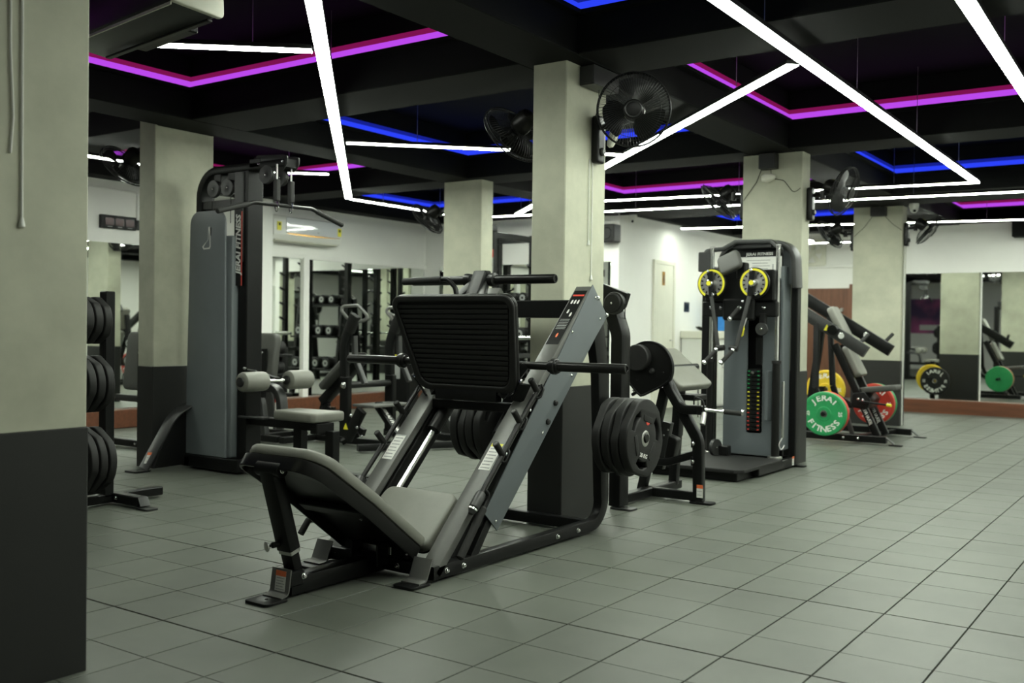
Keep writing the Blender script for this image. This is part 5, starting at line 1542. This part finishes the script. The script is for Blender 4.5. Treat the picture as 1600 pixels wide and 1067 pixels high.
def fan(label, mount, wn, head, aim, group='black wall fans on the columns'):
    """mount: point on the column face, wn: outward normal of that face, head: rotor centre, aim: blowing direction"""
    mount, wn, head, aim = Vector(mount), Vector(wn).normalized(), Vector(head), Vector(aim).normalized()
    t = thing('wall_fan', label, 'fan', mount, group)
    m4 = fr(head, Vector((0, 0, 1)).cross(aim), aim.cross(Vector((0, 0, 1)).cross(aim)))
    inst('front_grille', GRF, t, m4)
    inst('rear_grille', GRB, t, m4)
    inst('grille_ring', GRR, t, m4)
    b = inst('grille_badge', GBD, t, m4)
    q = bpy.data.objects.new('badge_ring', GBR)
    COL.objects.link(q)
    q.parent = b
    inst('rotor_hub', HUBF, t, m4)
    a0 = random.uniform(0, 6)
    for k in range(3):
        inst('blade', BLADE, t, m4 @ Matrix.Rotation(a0 + k * 2 * math.pi / 3, 4, 'Z'))
    inst('motor_housing', MOTOR, t, m4)
    side = Vector((0, 0, 1)).cross(wn)
    bm = fr(mount, side, (0, 0, 1))
    obj('wall_bracket', MB().shape([rpoly([(-0.045, -0.17), (0.045, -0.17), (0.045, 0.12), (-0.045, 0.12)], 0.03, 5)], 0.05, 0.012, bm @ Matrix.Translation((0, 0, 0.027))), 'satin', t)
    kn = obj('speed_knob', MB().lathe([(0, 0), (0.026, 0), (0.026, 0.01), (0.018, 0.018), (0, 0.019)], mount + wn * 0.052 + Vector((0, 0, -0.10)), wn, 20), 'graphite', t)
    back = head - aim * 0.19
    el = mount + wn * 0.13 + Vector((0, 0, 0.05))
    obj('swivel_arm', MB().tube(fillet([mount + wn * 0.04 + Vector((0, 0, 0.05)), el, head - aim * 0.13 + Vector((0, 0, -0.04))], 0.03, 4), 0.017, 10), 'satin', t)
    obj('swivel_joint', MB().cyl(el + Vector((0, 0, -0.035)), el + Vector((0, 0, 0.04)), 0.024, 14), 'satin', t)
    mc = head - aim * 0.12 + m4.col[1].to_3d() * 0.066
    obj('rating_label', MB().box(-0.018, 0.018, -0.02, 0.02, 0, 0.001, 0.0002, fr(mc, m4.col[0].to_3d(), aim)), 'yellow', t)
    return t
fan('black wall fan facing the camera on the right side of the leg press column', (-2.035, 1.99, 2.33), (1, 0, 0), (-1.72, 1.90, 2.44), (0.42, -0.86, -0.12))
fan('black wall fan seen from behind on the left side of the leg press column', (-2.27, 1.95, 2.36), (-1, 0, 0), (-2.57, 1.88, 2.372), (-0.80, 0.17, -0.56))
fan('black wall fan seen edge on at the left of the cable machine column', (-2.40, 5.36, 2.33), (-1, 0, 0), (-2.71, 5.42, 2.345), (-0.70, -0.126, -0.68))
fan('black wall fan at the right of the cable machine column', (-1.856, 5.405, 2.30), (1, 0, 0), (-1.53, 5.40, 2.365), (0.876, -0.12, -0.35))
fan('black wall fan at the left of the far right column', (-2.66, 9.66, 2.36), (-1, 0, 0), (-2.95, 9.52, 2.395), (-0.8, 0.1, -0.6))
fan('black wall fan at the right of the far right column', (-2.063, 9.66, 2.40), (1, 0, 0), (-1.76, 9.60, 2.41), (0.73, 0.2, -0.6))
fan('black wall fan by the middle distance column above the mirror corner', (-5.79, 5.30, 2.36), (-1, 0, 0), (-6.08, 5.25, 2.345), (-0.72, -0.12, -0.66))
fan('black wall fan above the clock, left of the pulldown column', (-6.0, 1.85, 2.46), (-1, 0, 0), (-6.36, 1.66, 2.45), (-0.72, -0.14, -0.62))

# pull cords and the switch boxes on the columns
def cord(label, pts, r=0.004, knob=None, mat='white', group=None):
    t = thing('pull_cord', label, 'cord', pts[-1], group)
    obj('cord', MB().tube(pts, r, 6), mat, t)
    if knob:
        obj('cord_knob', MB().lathe([(0, 0), (0.0105, 0.002), (0.009, 0.012), (0.005, 0.03), (0, 0.032)], Vector(pts[-1]) + Vector((0, 0, -0.02)), (0, 0, 1), 12), mat, t)
    return t
x = -1.955
cord('white pull cord with a knob hanging on the nearest column', [(x, -1.648, 2.70), (x, -1.647, 2.1), (x, -1.645, 1.465)], 0.0038, True)
cord('wavy loose white cord without knob on the nearest column', [(x, -1.68, 2.70), (x, -1.684, 2.2), (x, -1.683, 1.98), (x, -1.677, 1.86), (x, -1.674, 1.78), (x, -1.682, 1.67)], 0.0034)
x = -2.029
cord('shorter white pull cord under the front fan bracket', [(x, 1.925, 2.18), (x, 1.924, 1.68)], 0.003, True)
cord('longer white pull cord under the front fan bracket', [(x, 1.962, 2.18), (x, 1.962, 1.47)], 0.003, True)
def jbox(label, x0, x1, y0, y1, z0, z1, mat='concrete', boxmat='dado'):
    t = thing('junction_box', label, 'junction box', ((x0 + x1) / 2, (y0 + y1) / 2, z0))
    obj('box_body', MB().box(x0, x1, y0, y1, z0, z1, 0.004), boxmat, t)
    obj('box_lid', MB().box(x0 + 0.01, x1 - 0.01, y0 - 0.004, y0, z0 + 0.01, z1 - 0.01, 0.002), boxmat, t)
    return t
jbox('dark cable box at the top of the leg press column', -2.033, -1.93, 1.80, 2.10, 2.60, 2.715, boxmat='graphite')
jbox('black cable box at the top of the cable machine column', -2.22, -2.07, 5.16, 5.258, 2.58, 2.715)
jbox('black cable box at the top of the far right column', -2.43, -2.25, 9.46, 9.558, 2.60, 2.715)
def wire(label, pts, mat='rubber', r=0.003, name='power_cable'):
    return tag(obj(name, MB().tube(fillet(pts, 0.06, 4), r, 6), mat), label, 'cable', 'black fan cables on the columns')
wire('black cable from the box to the right fan on the cable machine column', [(-2.14, 5.245, 2.60), (-2.13, 5.25, 2.50), (-2.02, 5.252, 2.48), (-1.93, 5.252, 2.36), (-1.87, 5.25, 2.40)])
wire('black cable from the box to the left fan on the cable machine column', [(-2.22, 5.25, 2.60), (-2.27, 5.252, 2.48), (-2.33, 5.252, 2.40), (-2.39, 5.25, 2.32)])
wire('black cable from the box to the left fan on the far right column', [(-2.43, 9.55, 2.60), (-2.52, 9.552, 2.48), (-2.65, 9.55, 2.36)])
wire('black cable from the box to the right fan on the far right column', [(-2.27, 9.55, 2.60), (-2.18, 9.552, 2.50), (-2.07, 9.55, 2.42)])
wire('black cable dropping from the box to the front fan', [(-1.99, 1.96, 2.60), (-1.985, 1.95, 2.5), (-2.0, 1.93, 2.42), (-2.012, 1.96, 2.37)])
tag(obj('conduit', MB().cyl((-2.052, 9.64, 0.0), (-2.052, 9.64, 2.40), 0.010, 10), 'white'), 'thin white conduit down the side of the far right column', 'conduit')
# clear plastic bags left on the fan boxes
tag(obj('cable_tie_wrap', MB().lathe([(0, 0), (0.03, 0.01), (0.045, 0.05), (0.03, 0.11), (0.012, 0.13), (0, 0.13)], (-2.22, 5.235, 2.50), (1, 0.0, 0.12), 10), 'offwhite'), 'pale plastic wrap on the cable machine column cables', 'wrapping')
tag(obj('plastic_wrap', MB().lathe([(0, 0), (0.02, 0.01), (0.032, 0.06), (0.02, 0.12), (0, 0.13)], (-1.93, 1.99, 2.25), (0.3, 0.1, 0.95), 9), 'offwhite'), 'pale plastic wrap hanging at the front fan bracket', 'wrapping')

# ---------------------------------------------------------------- split air conditioner above the mirror
AC = thing('air_conditioner', 'white wall air conditioner with a gold lower edge above the mirror', 'air conditioner', (-8.8, 5.95, 2.4))
prof = [(-8.9, 2.225), (-8.76, 2.225), (-8.70, 2.25), (-8.675, 2.31), (-8.68, 2.50), (-8.70, 2.545), (-8.75, 2.56), (-8.9, 2.56)]
m4 = Matrix(((1, 0, 0, 0), (0, 0, 1, 5.95), (0, 1, 0, 0), (0, 0, 0, 1)))
obj('body', MB().shape([rpoly(prof, 0.015, 3)], 1.20, 0.01, m4), 'white', AC)
pb = MB()
ac_n = 14
for k in range(ac_n + 1):
    f = k / ac_n
    y = 5.58 + f * 0.95
    h = 0.035 * math.sin(math.pi * min(1, 0.1 + f * 0.9)) + 0.008
    pb.v += [(-8.673, y, 2.335 - h * 0.5), (-8.673, y, 2.335 + h * 0.5), (-8.679, y, 2.335 + h * 0.5), (-8.679, y, 2.335 - h * 0.5)]
for k in range(ac_n):
    for q in range(4):
        a, b = k * 4 + q, k * 4 + (q + 1) % 4
        pb.f.append((a, b, b + 4, a + 4))
pb.f += [(0, 1, 2, 3), (ac_n * 4 + 3, ac_n * 4 + 2, ac_n * 4 + 1, ac_n * 4)]
M['gold'] = pm('gold_trim', (0.6, 0.33, 0.08), 0.25, metal=0.6, var=0.05, scale=20)
obj('gold_trim', pb, 'gold', AC)
M['glosspanel'] = pm('glossy_white_panel', (0.62, 0.64, 0.66), 0.06, var=0.02, scale=6)
obj('front_panel', MB().box(-8.681, -8.671, 5.56, 6.54, 2.335, 2.535, 0.003), 'glosspanel', AC)
obj('louvre', MB().bar((-8.735, 5.40, 2.232), (-8.735, 6.50, 2.232), 0.012, 0.07, (1, 0, 0.3), 0.003), 'offwhite', AC)
for y in (5.44, 6.51):
    st = obj('energy_label', MB().box(-8.6755, -8.6685, y - 0.035, y + 0.035, 2.36, 2.47, 0.0005), 'yellow', AC)
    obj('label_print', MB().box(-8.6688, -8.6678, y - 0.015, y + 0.02, 2.42, 2.455, 0.0003), 'black', st)
obj('logo', MB().box(-8.6712, -8.6702, 6.10, 6.14, 2.372, 2.382, 0.0003), 'printgrey', AC)

# ---------------------------------------------------------------- ceiling hung unit at the top left
CU = thing('ceiling_unit', 'dark ceiling hung air conditioner with white end panel at the top left', 'air conditioner', (-3.0, -0.5, 2.5))
c0 = Vector((-3.05, -0.475, 2.62))
dx = Vector((-1.0, 0.13, 0)).normalized()
dy = Vector((0, 0, 1)).cross(dx)
m4 = fr(c0, dx, dy)
obj('body', MB().shape([rpoly([(-0.11, -0.115), (0.12, -0.09), (0.13, 0.09), (-0.10, 0.10)], 0.015, 3)], 1.05, 0.008, m4 @ Matrix(((0, 0, 1, 0.03), (1, 0, 0, 0), (0, 1, 0, 0), (0, 0, 0, 1)))), 'graphite', CU)
obj('end_panel', MB().shape([rpoly([(-0.12, -0.125), (0.13, -0.10), (0.14, 0.10), (-0.11, 0.11)], 0.02, 3)], 0.03, 0.006, m4 @ Matrix(((0, 0, 1, -0.51), (1, 0, 0, 0), (0, 1, 0, 0), (0, 0, 0, 1)))), 'offwhite', CU)
obj('panel_hole', MB().cyl(m4 @ Vector((-0.524, 0.03, -0.06)), m4 @ Vector((-0.529, 0.03, -0.06)), 0.014, 14), 'black', CU)
obj('air_vane', MB().box(-0.46, 0.5, -0.10, -0.07, -0.13, -0.118, 0.003, m4), 'satin', CU)
obj('bottom_trim', MB().box(-0.5, 0.5, 0.118, 0.126, -0.112, -0.098, 0.002, m4), 'offwhite', CU)
obj('side_box', MB().box(-0.10, 0.40, -0.24, -0.12, -0.08, 0.06, 0.006, m4), 'black', CU)
sb = obj('rating_label', MB().box(0.0, 0.17, -0.2425, -0.24, -0.05, 0.0, 0.0005, m4), 'printgrey', CU)
obj('label_mark', MB().box(0.10, 0.14, -0.2435, -0.2425, -0.04, -0.01, 0.0003, m4), 'yellow', sb)
for a in (-0.35, 0.35):
    obj('hanger_rod', MB().cyl(m4 @ Vector((a, 0.0, 0.09)), m4 @ Vector((a, 0.0, 0.578)), 0.006, 8), 'steel', CU)

# ---------------------------------------------------------------- clock, speaker, cameras, door, cabinet, fridge, exhaust fan
CK = thing('digital_clock', 'black wall clock with dark red digits on the left wall', 'clock', (-8.87, 3.29, 2.26))
obj('case', MB().box(-8.9, -8.855, 3.06, 3.50, 2.19, 2.335, 0.006), 'black', CK)
for k in range(3):
    y = 3.115 + k * 0.125
    sc = obj('display', MB().box(-8.856, -8.853, y, y + 0.105, 2.225, 2.305, 0.001), 'darkglass', CK)
    obj('caption', MB().box(-8.8545, -8.852, y + 0.025, y + 0.08, 2.203, 2.212, 0.0004), 'printgrey', CK)
obj('side_button', MB().box(-8.90, -8.86, 3.505, 3.56, 2.20, 2.31, 0.004), 'satin', CK)
tag(obj('conduit', MB().tube(fillet([(-8.888, 3.53, 2.325), (-8.888, 3.53, 2.62), (-8.888, 2.4, 2.64)], 0.03, 4), 0.008, 8), 'wall'), 'pale conduit rising from the digit clock to the ceiling', 'conduit')
SPK = thing('speaker', 'black box loudspeaker on the white wall right of the leg press column', 'speaker', (-5.58, 8.5, 2.45))
obj('cabinet', MB().box(-5.72, -5.47, 8.40, 8.598, 2.32, 2.56, 0.012), 'black', SPK)
obj('cone', MB().lathe([(0.085, 0), (0.08, 0.006), (0.06, -0.012), (0.03, -0.016), (0.02, -0.006), (0, -0.004)], (-5.595, 8.398, 2.44), (0, -1, 0), 24), 'graphite', SPK)
def dome(label, p):
    t = thing('security_camera', label, 'camera', p)
    obj('base', MB().lathe([(0, 0), (0.055, 0.0), (0.058, -0.03), (0.05, -0.05), (0, -0.05)], p, (0, 0, 1), 24), 'white', t)
    obj('ball', MB().lathe([(0.048, -0.045), (0.046, -0.07), (0.035, -0.095), (0.018, -0.108), (0, -0.111)], p, (0, 0, 1), 24), 'white', t)
    obj('lens', MB().cyl(Vector(p) + Vector((0.012, -0.028, -0.085)), Vector(p) + Vector((0.018, -0.044, -0.092)), 0.017, 16), 'black', t)
dome('white dome camera under the beam beside the far right column', (-1.90, 9.42, 2.72))
dome('white dome camera on the beam above the loudspeaker', (-5.36, 8.72, 2.70))
tag(obj('conduit', MB().tube([(-5.38, 8.66, 2.705), (-5.75, 8.52, 2.70), (-6.5, 8.55, 2.70)], 0.012, 8), 'satin'), 'dark pipe under the ceiling beside the dome camera', 'conduit')
DR = tag(obj('door_1', MB().box(-5.5, -5.475, 9.66, 10.23, 0.0, 2.10, 0.004), 'offwhite'), kind='structure')
obj('door_frame', MB().box(-5.5, -5.465, 9.60, 9.66, 0.0, 2.16, 0.004), 'offwhite', DR)
obj('door_frame', MB().box(-5.5, -5.465, 10.23, 10.29, 0.0, 2.16, 0.004), 'offwhite', DR)
obj('door_frame', MB().box(-5.5, -5.465, 9.66, 10.23, 2.10, 2.16, 0.004), 'offwhite', DR)
sg = obj('door_sign', MB().box(-5.475, -5.472, 9.86, 9.95, 1.80, 2.0, 0.001), 'gold', DR)
obj('sign_figure', MB().shape([rpoly([(-0.012, -0.07), (0.012, -0.07), (0.02, 0.0), (0.01, 0.06), (-0.01, 0.06), (-0.02, 0.0)], 0.006, 3)], 0.002, 0, Matrix(((0, 0, 1, -5.471), (1, 0, 0, 9.905), (0, 1, 0, 1.90), (0, 0, 0, 1)))), 'black', sg)
obj('door_handle', MB().tube(fillet([(-5.475, 10.17, 1.0), (-5.43, 10.17, 1.0), (-5.43, 10.06, 1.0)], 0.02, 4), 0.009, 8), 'steel', DR)
sw = thing('switch_plate', 'small dark switch plate on the white wall right of the door', 'switch', (-5.49, 10.75, 1.5))
obj('plate', MB().box(-5.5, -5.488, 10.66, 10.83, 1.43, 1.58, 0.003), 'graphite', sw)
for k in range(2):
    obj('rocker', MB().box(-5.488, -5.484, 10.69 + 0.06 * k, 10.74 + 0.06 * k, 1.47, 1.54, 0.002), 'satin', sw)
CB = thing('cabinet', 'low white cabinet with cream top by the door wall', 'cabinet', (-5.2, 10.8, 0))
obj('carcass', MB().box(-5.48, -4.95, 10.55, 11.05, 0.02, 1.03, 0.006), 'white', CB)
obj('top', MB().box(-5.49, -4.92, 10.52, 11.08, 1.03, 1.14, 0.006), 'offwhite', CB)
for y0 in (10.56, 10.81):
    d = obj('door', MB().box(-4.95, -4.938, y0, y0 + 0.235, 0.05, 1.0, 0.003), 'white', CB)
    obj('knob', MB().cyl((-4.938, y0 + 0.03, 0.6), (-4.92, y0 + 0.03, 0.6), 0.012, 12), 'steel', d)
BW = thing('bowl', 'dark oval bowl with green leaves and fruit on the white cabinet', 'bowl', (-5.16, 10.72, 1.14))
obj('bowl_body', MB().lathe([(0, 0.0), (0.07, 0.002), (0.13, 0.03), (0.16, 0.06), (0.155, 0.062), (0.12, 0.036), (0.06, 0.01), (0, 0.008)], (-5.16, 10.72, 1.14), (0, 0, 1), 24), 'satin', BW)
M['leaf'] = pm('green_leaf', (0.05, 0.12, 0.03), 0.5, var=0.3, scale=30)
for k in range(9):
    a = k * 0.7
    c = Vector((-5.16 + 0.08 * math.cos(a), 10.72 + 0.09 * math.sin(a), 1.195))
    obj('leaf', MB().shape([[(0, -0.02), (0.04, -0.012), (0.075, 0), (0.04, 0.014), (0, 0.02)]], 0.003, 0, fr(c, (math.cos(a), math.sin(a), 0.25), (-math.sin(a), math.cos(a), 0.1))), 'leaf', BW)
M['fruit'] = pm('pale_fruit', (0.42, 0.34, 0.1), 0.45, var=0.2, scale=20)
for px, py in ((-0.04, 0.02), (0.05, -0.03), (0.02, 0.07)):
    obj('fruit', MB().lathe([(0, -0.035), (0.02, -0.03), (0.034, -0.008), (0.034, 0.01), (0.02, 0.03), (0, 0.035)], (-5.16 + px, 10.72 + py, 1.20), (0, 0, 1), 12), 'fruit', BW)
FG = thing('drinks_fridge', 'blue and white upright drinks fridge behind the cable machine', 'fridge', (-4.9, 11.9, 0))
obj('body', MB().box(-5.46, -4.86, 11.30, 11.90, 0.02, 1.75, 0.01), 'white', FG)
obj('side_graphic', MB().box(-5.43, -4.89, 11.292, 11.30, 0.1, 0.75, 0.002), 'blue', FG)
obj('side_graphic', MB().box(-5.43, -4.89, 11.292, 11.30, 1.15, 1.62, 0.002), 'blue', FG)
obj('glass_door', MB().box(-4.86, -4.84, 11.33, 11.87, 0.15, 1.6, 0.004), 'darkglass', FG)
obj('door_handle', MB().box(-4.84, -4.81, 11.36, 11.38, 0.7, 1.1, 0.004), 'steel', FG)
WD = tag(obj('door_2', MB().box(-5.45, -4.16, 14.56, 14.6, 0.0, 1.93, 0.004), 'wood'), kind='structure')
obj('door_frame', MB().box(-4.16, -4.05, 14.54, 14.6, 0.0, 2.0, 0.004), 'wood', WD)
obj('door_panel', MB().box(-5.2, -4.3, 14.553, 14.56, 0.2, 1.8, 0.003), 'wood', WD)
obj('door_handle', MB().cyl((-4.28, 14.555, 1.55), (-4.28, 14.50, 1.55), 0.03, 14), 'steel', WD)
XF = thing('exhaust_fan', 'cream exhaust fan set high in the far wall', 'fan', (-4.83, 14.58, 2.57))
obj('frame', MB().shape([rpoly([(-0.24, -0.24), (0.24, -0.24), (0.24, 0.24), (-0.24, 0.24)], 0.03, 3), list(reversed(circ(0.19, 28)))], 0.05, 0.006, Matrix.Translation((-4.83, 0, 2.57)) @ yplane(14.57)), 'offwhite', XF)
obj('ring', MB().lathe([(0.19, 0), (0.2, 0.03), (0.18, 0.035), (0.175, 0.0)], (-4.83, 14.56, 2.57), (0, -1, 0), 28), 'offwhite', XF)
obj('hub', MB().cyl((-4.83, 14.58, 2.57), (-4.83, 14.53, 2.57), 0.045, 16), 'offwhite', XF)
for k in range(5):
    a = k * 2 * math.pi / 5 + 0.3
    obj('blade', MB().shape([[(0.04, -0.03), (0.17, -0.06), (0.175, 0.03), (0.04, 0.03)]], 0.006, 0.001, Matrix.Translation((-4.83, 0, 2.57)) @ yplane(14.565) @ Matrix.Rotation(a, 4, 'Z')), 'offwhite', XF)
linear_light('short white light in the back alcove seen past the cable machine column', (-5.2, 13.2), (-3.4, 13.4))
linear_light('white light line along the door wall alcove', (-4.3, 10.6), (-4.3, 12.9))
tag(obj('wall_monitor', MB().box(-5.0, -4.72, 12.9, 12.95, 1.3, 1.7, 0.006), 'black'), 'small black monitor in front of the wood panelled door', 'monitor')
obj('stand', MB().box(-4.88, -4.84, 12.91, 12.94, 0.0, 1.32, 0.004), 'black', bpy.data.objects['wall_monitor'])
obj('stand_base', MB().cyl((-4.86, 12.92, 0.0), (-4.86, 12.92, 0.02), 0.16, 20), 'black', bpy.data.objects['wall_monitor'])

# black box on the ceiling over the right mirror
tag(obj('ceiling_box', MB().box(-1.20, -0.70, 11.95, 12.18, 2.50, 2.72, 0.006), 'beam'), 'black box under the ceiling at the right edge above the mirror', 'box')
# ---------------------------------------------------------------- power rack in front of the back wall, seen directly and in the mirrors
def power_rack(label, x0, x1, y0, y1, h=2.40):
    t = thing('power_rack', label, 'rack', ((x0 + x1) / 2, (y0 + y1) / 2, 0))
    for x in (x0, x1):
        for y in (y0, y1):
            up = obj('upright', MB().box(x - 0.038, x + 0.038, y - 0.038, y + 0.038, 0.0, h, 0.006), 'black', t)
            for k in range(6):
                z = 0.75 + k * 0.24
                obj('peg', MB().bar((x, y - 0.03, z), (x, y - 0.12, z + 0.05), 0.03, 0.03), 'satin', up)
        obj('side_beam', MB().box(x - 0.03, x + 0.03, y0 + 0.038, y1 - 0.038, h - 0.10, h - 0.02, 0.005), 'black', t)
        obj('base_beam', MB().box(x - 0.03, x + 0.03, y0 + 0.038, y1 - 0.038, 0.01, 0.08, 0.005), 'black', t)
        obj('safety_bar', MB().box(x - 0.025, x + 0.025, y0 + 0.038, y1 - 0.038, 0.75, 0.81, 0.005), 'graphite', t)
    for y in (y0, y1):
        obj('cross_beam', MB().box(x0 + 0.038, x1 - 0.038, y - 0.03, y + 0.03, h - 0.09, h - 0.02, 0.005), 'black', t)
    obj('pull_up_bar', MB().cyl((x0, y0 - 0.10, h + 0.02), (x1, y0 - 0.10, h + 0.02), 0.016, 12), 'steel', t)
    for x in (x0, x1):
        obj('bar_bracket', MB().box(x - 0.05, x + 0.05, y0 - 0.14, y0 + 0.02, h - 0.02, h + 0.06, 0.005), 'black', t)
    sticker(t, (x0, y0 - 0.0385, 2.0), (1, 0, 0), (0, 0, 1), 0.06, 0.25, 'yellow', 0.2, 'printgrey', 0)
    sticker(t, (x1, y0 - 0.0385, 1.98), (1, 0, 0), (0, 0, 1), 0.055, 0.34, 'red', 0.3, 'printgrey', 0)
    return t
power_rack('black power rack with pegs in front of the back wall between the two cement columns', -7.03, -6.47, 7.05, 7.95)
BB = thing('barbell', 'steel barbell resting across the back wall power rack', 'barbell', (-6.75, 6.98, 1.02))
obj('bar', MB().cyl((-7.75, 6.90, 1.03), (-5.65, 6.90, 1.03), 0.014, 14), 'chrome', BB)
for s_ in (-1, 1):
    obj('sleeve', MB().cyl((-6.7 + s_ * 0.72, 6.90, 1.03), (-6.7 + s_ * 1.05, 6.90, 1.03), 0.025, 16), 'chrome', BB)
# dumbbell rack in front of the back mirror
DBR = thing('dumbbell_rack', 'black three tier dumbbell rack against the back mirror', 'rack', (-6.78, 8.4, 0))
for x in (-7.28, -6.28):
    obj('side_frame', MB().bar((x, 8.28, 0.0), (x, 8.48, 1.60), 0.06, 0.09, (0, -1, 0)), 'black', DBR)
DB = {}
def dumbbell(label, p, d=(0, 1, 0), r=0.075, L=0.32, group='dumbbells'):
    t = thing('dumbbell', label, 'dumbbell', p, group)
    key = (r, L, tuple(d))
    if key not in DB:
        dv = Vector(d).normalized()
        DB[key] = (mk(MB().cyl(-dv * (L / 2 - 0.05), dv * (L / 2 - 0.05), 0.015, 12).me('handle'), 'chrome'),
                   mk(MB().lathe([(0, -0.055), (r * 0.85, -0.055), (r, -0.04), (r, 0.04), (r * 0.85, 0.055), (r * 0.5, 0.05), (0, 0.05)], (0, 0, 0), dv, 18).me('head'), 'rubber'),
                   mk(MB().lathe([(r * 0.25, 0.0565), (r * 0.6, 0.058), (r * 0.6, 0.05)], (0, 0, 0), dv, 18).me('face_ring'), 'printgrey'))
    h, e, f = DB[key]
    dv = Vector(d).normalized()
    inst('handle', h, t, Matrix.Translation(p))
    for s_ in (-1, 1):
        q = Vector(p) + dv * s_ * (L / 2 - 0.055)
        hd = inst('head', e, t, Matrix.Translation(q))
        fc = bpy.data.objects.new('face_ring', f)
        COL.objects.link(fc)
        fc.parent = hd
        if s_ < 0:
            fc.matrix_local = Matrix.Scale(-1, 4)
    return t
for k, z in enumerate((0.45, 0.98, 1.50)):
    y = 8.33 + 0.065 * k
    obj('shelf', MB().box(-7.30, -6.26, y - 0.14, y + 0.12, z - 0.03, z, 0.005), 'black', DBR)
    if k == 2:
        for q in range(4):
            dumbbell('round black dumbbell, number %s from the left on the top tier of the back rack' % ['one', 'two', 'three', 'four', 'five', 'six', 'seven', 'eight', 'nine'][q], (-7.12 + q * 0.225, y, z + 0.079), (0, 1, 0), 0.078, 0.24, 'dumbbells on the back rack')
    else:
        for q in range(4):
            dumbbell('round black dumbbell, number %s from the left on the %s tier of the back rack' % (['one', 'two', 'three', 'four', 'five', 'six', 'seven', 'eight'][q], ['bottom', 'middle'][k]), (-7.13 + q * 0.235, y, z + 0.091), (0, 1, 0), 0.09, 0.24, 'dumbbells on the back rack')
# small tower of dumbbells near the mirror behind the thigh rollers
DT = thing('dumbbell_stand', 'black upright stand with dumbbells behind the thigh rollers', 'rack', (-7.75, 4.4, 0))
obj('post', MB().bar((-7.72, 4.64, 0.05), (-7.72, 4.66, 0.90), 0.09, 0.07, (1, 0, 0)), 'black', DT)
obj('base', MB().box(-8.0, -7.4, 4.2, 4.65, 0.0, 0.05, 0.006), 'black', DT)
for k, z in enumerate((0.38, 0.60, 0.82)):
    obj('cradle', MB().box(-7.95, -7.50, 4.31 + 0.02 * k, 4.605, z - 0.03, z, 0.004), 'black', DT)
    for q in range(2):
        dumbbell('black dumbbell on the %s cradle of the small stand, %s' % (['bottom', 'middle', 'top'][k], ['left one', 'right one'][q]), (-7.84 + q * 0.23, 4.38 + 0.02 * k, z + 0.076), (0, 1, 0), 0.075, 0.26, 'dumbbells on the small stand')
PT2 = plate_tree('black plate tree hidden behind the far right column, seen only in the right mirror', -2.66, 10.25, (0.42,), (1,), 'x', h=0.7)
bumper('yellow bumper plate on the hidden plate tree, seen in the right mirror', 'yellowrub', (-2.66, 10.36, 0.42), (0, 1, 0), 'plates seen in the right mirror', text=False)
bumper('black bumper plate with white lettering, seen in the right mirror', 'rubber', (-2.58, 10.44, 0.38), (0, 1, 0), 'plates seen in the right mirror')
# banner and loudspeaker on the wall behind the camera, seen in the right mirror
def purple_banner():
    m = pm('purple_banner', (0.07, 0.02, 0.11), 0.5)
    nt = m.node_tree
    b = nt.nodes['Principled BSDF']
    tc = nod(nt, 'ShaderNodeTexCoord')
    nz = nod(nt, 'ShaderNodeTexNoise')
    nz.inputs['Scale'].default_value = 1.3
    nt.links.new(tc.outputs['Object'], nz.inputs['Vector'])
    rp = nod(nt, 'ShaderNodeValToRGB')
    rp.color_ramp.elements[0].position = 0.42
    rp.color_ramp.elements[0].color = (0.06, 0.02, 0.10, 1)
    rp.color_ramp.elements[1].position = 0.72
    rp.color_ramp.elements[1].color = (0.55, 0.10, 0.30, 1)
    nt.links.new(nz.outputs['Fac'], rp.inputs['Fac'])
    nt.links.new(rp.outputs['Color'], b.inputs['Base Color'])
    return m
M['banner'] = purple_banner()
BN = thing('banner', 'large purple wall banner behind the camera, seen in the right mirror', 'banner', (-6.3, -6.19, 1.6))
obj('sheet', MB().box(-7.2, -5.5, -6.1995, -6.185, 1.15, 2.25, 0.002), 'banner', BN)
obj('caption', MB().box(-6.6, -5.9, -6.185, -6.183, 1.25, 1.42, 0.0005), 'paper', BN)

# peg storage uprights behind the middle column, seen in the left mirror
for k, (px, py, lb) in enumerate(((-7.32, 7.55, 'black peg upright nearest the mirror mullion, seen in the left mirror'), (-7.58, 8.25, 'black peg upright against the back mirror, seen in the left mirror'))):
    t = thing('peg_storage', lb, 'rack', (px, py, 0), 'peg uprights by the back wall')
    obj('upright', MB().box(px - 0.045, px + 0.045, py - 0.045, py + 0.045, 0.02, 2.25, 0.006), 'black', t)
    obj('base', MB().box(px - 0.20, px + 0.20, py - 0.06, py + 0.06, 0.0, 0.03, 0.006), 'black', t)
    for q in range(9):
        z = 0.55 + q * 0.19
        obj('peg', MB().bar((px + 0.04, py, z), (px + 0.13, py, z + 0.05), 0.03, 0.025), 'satin', t)
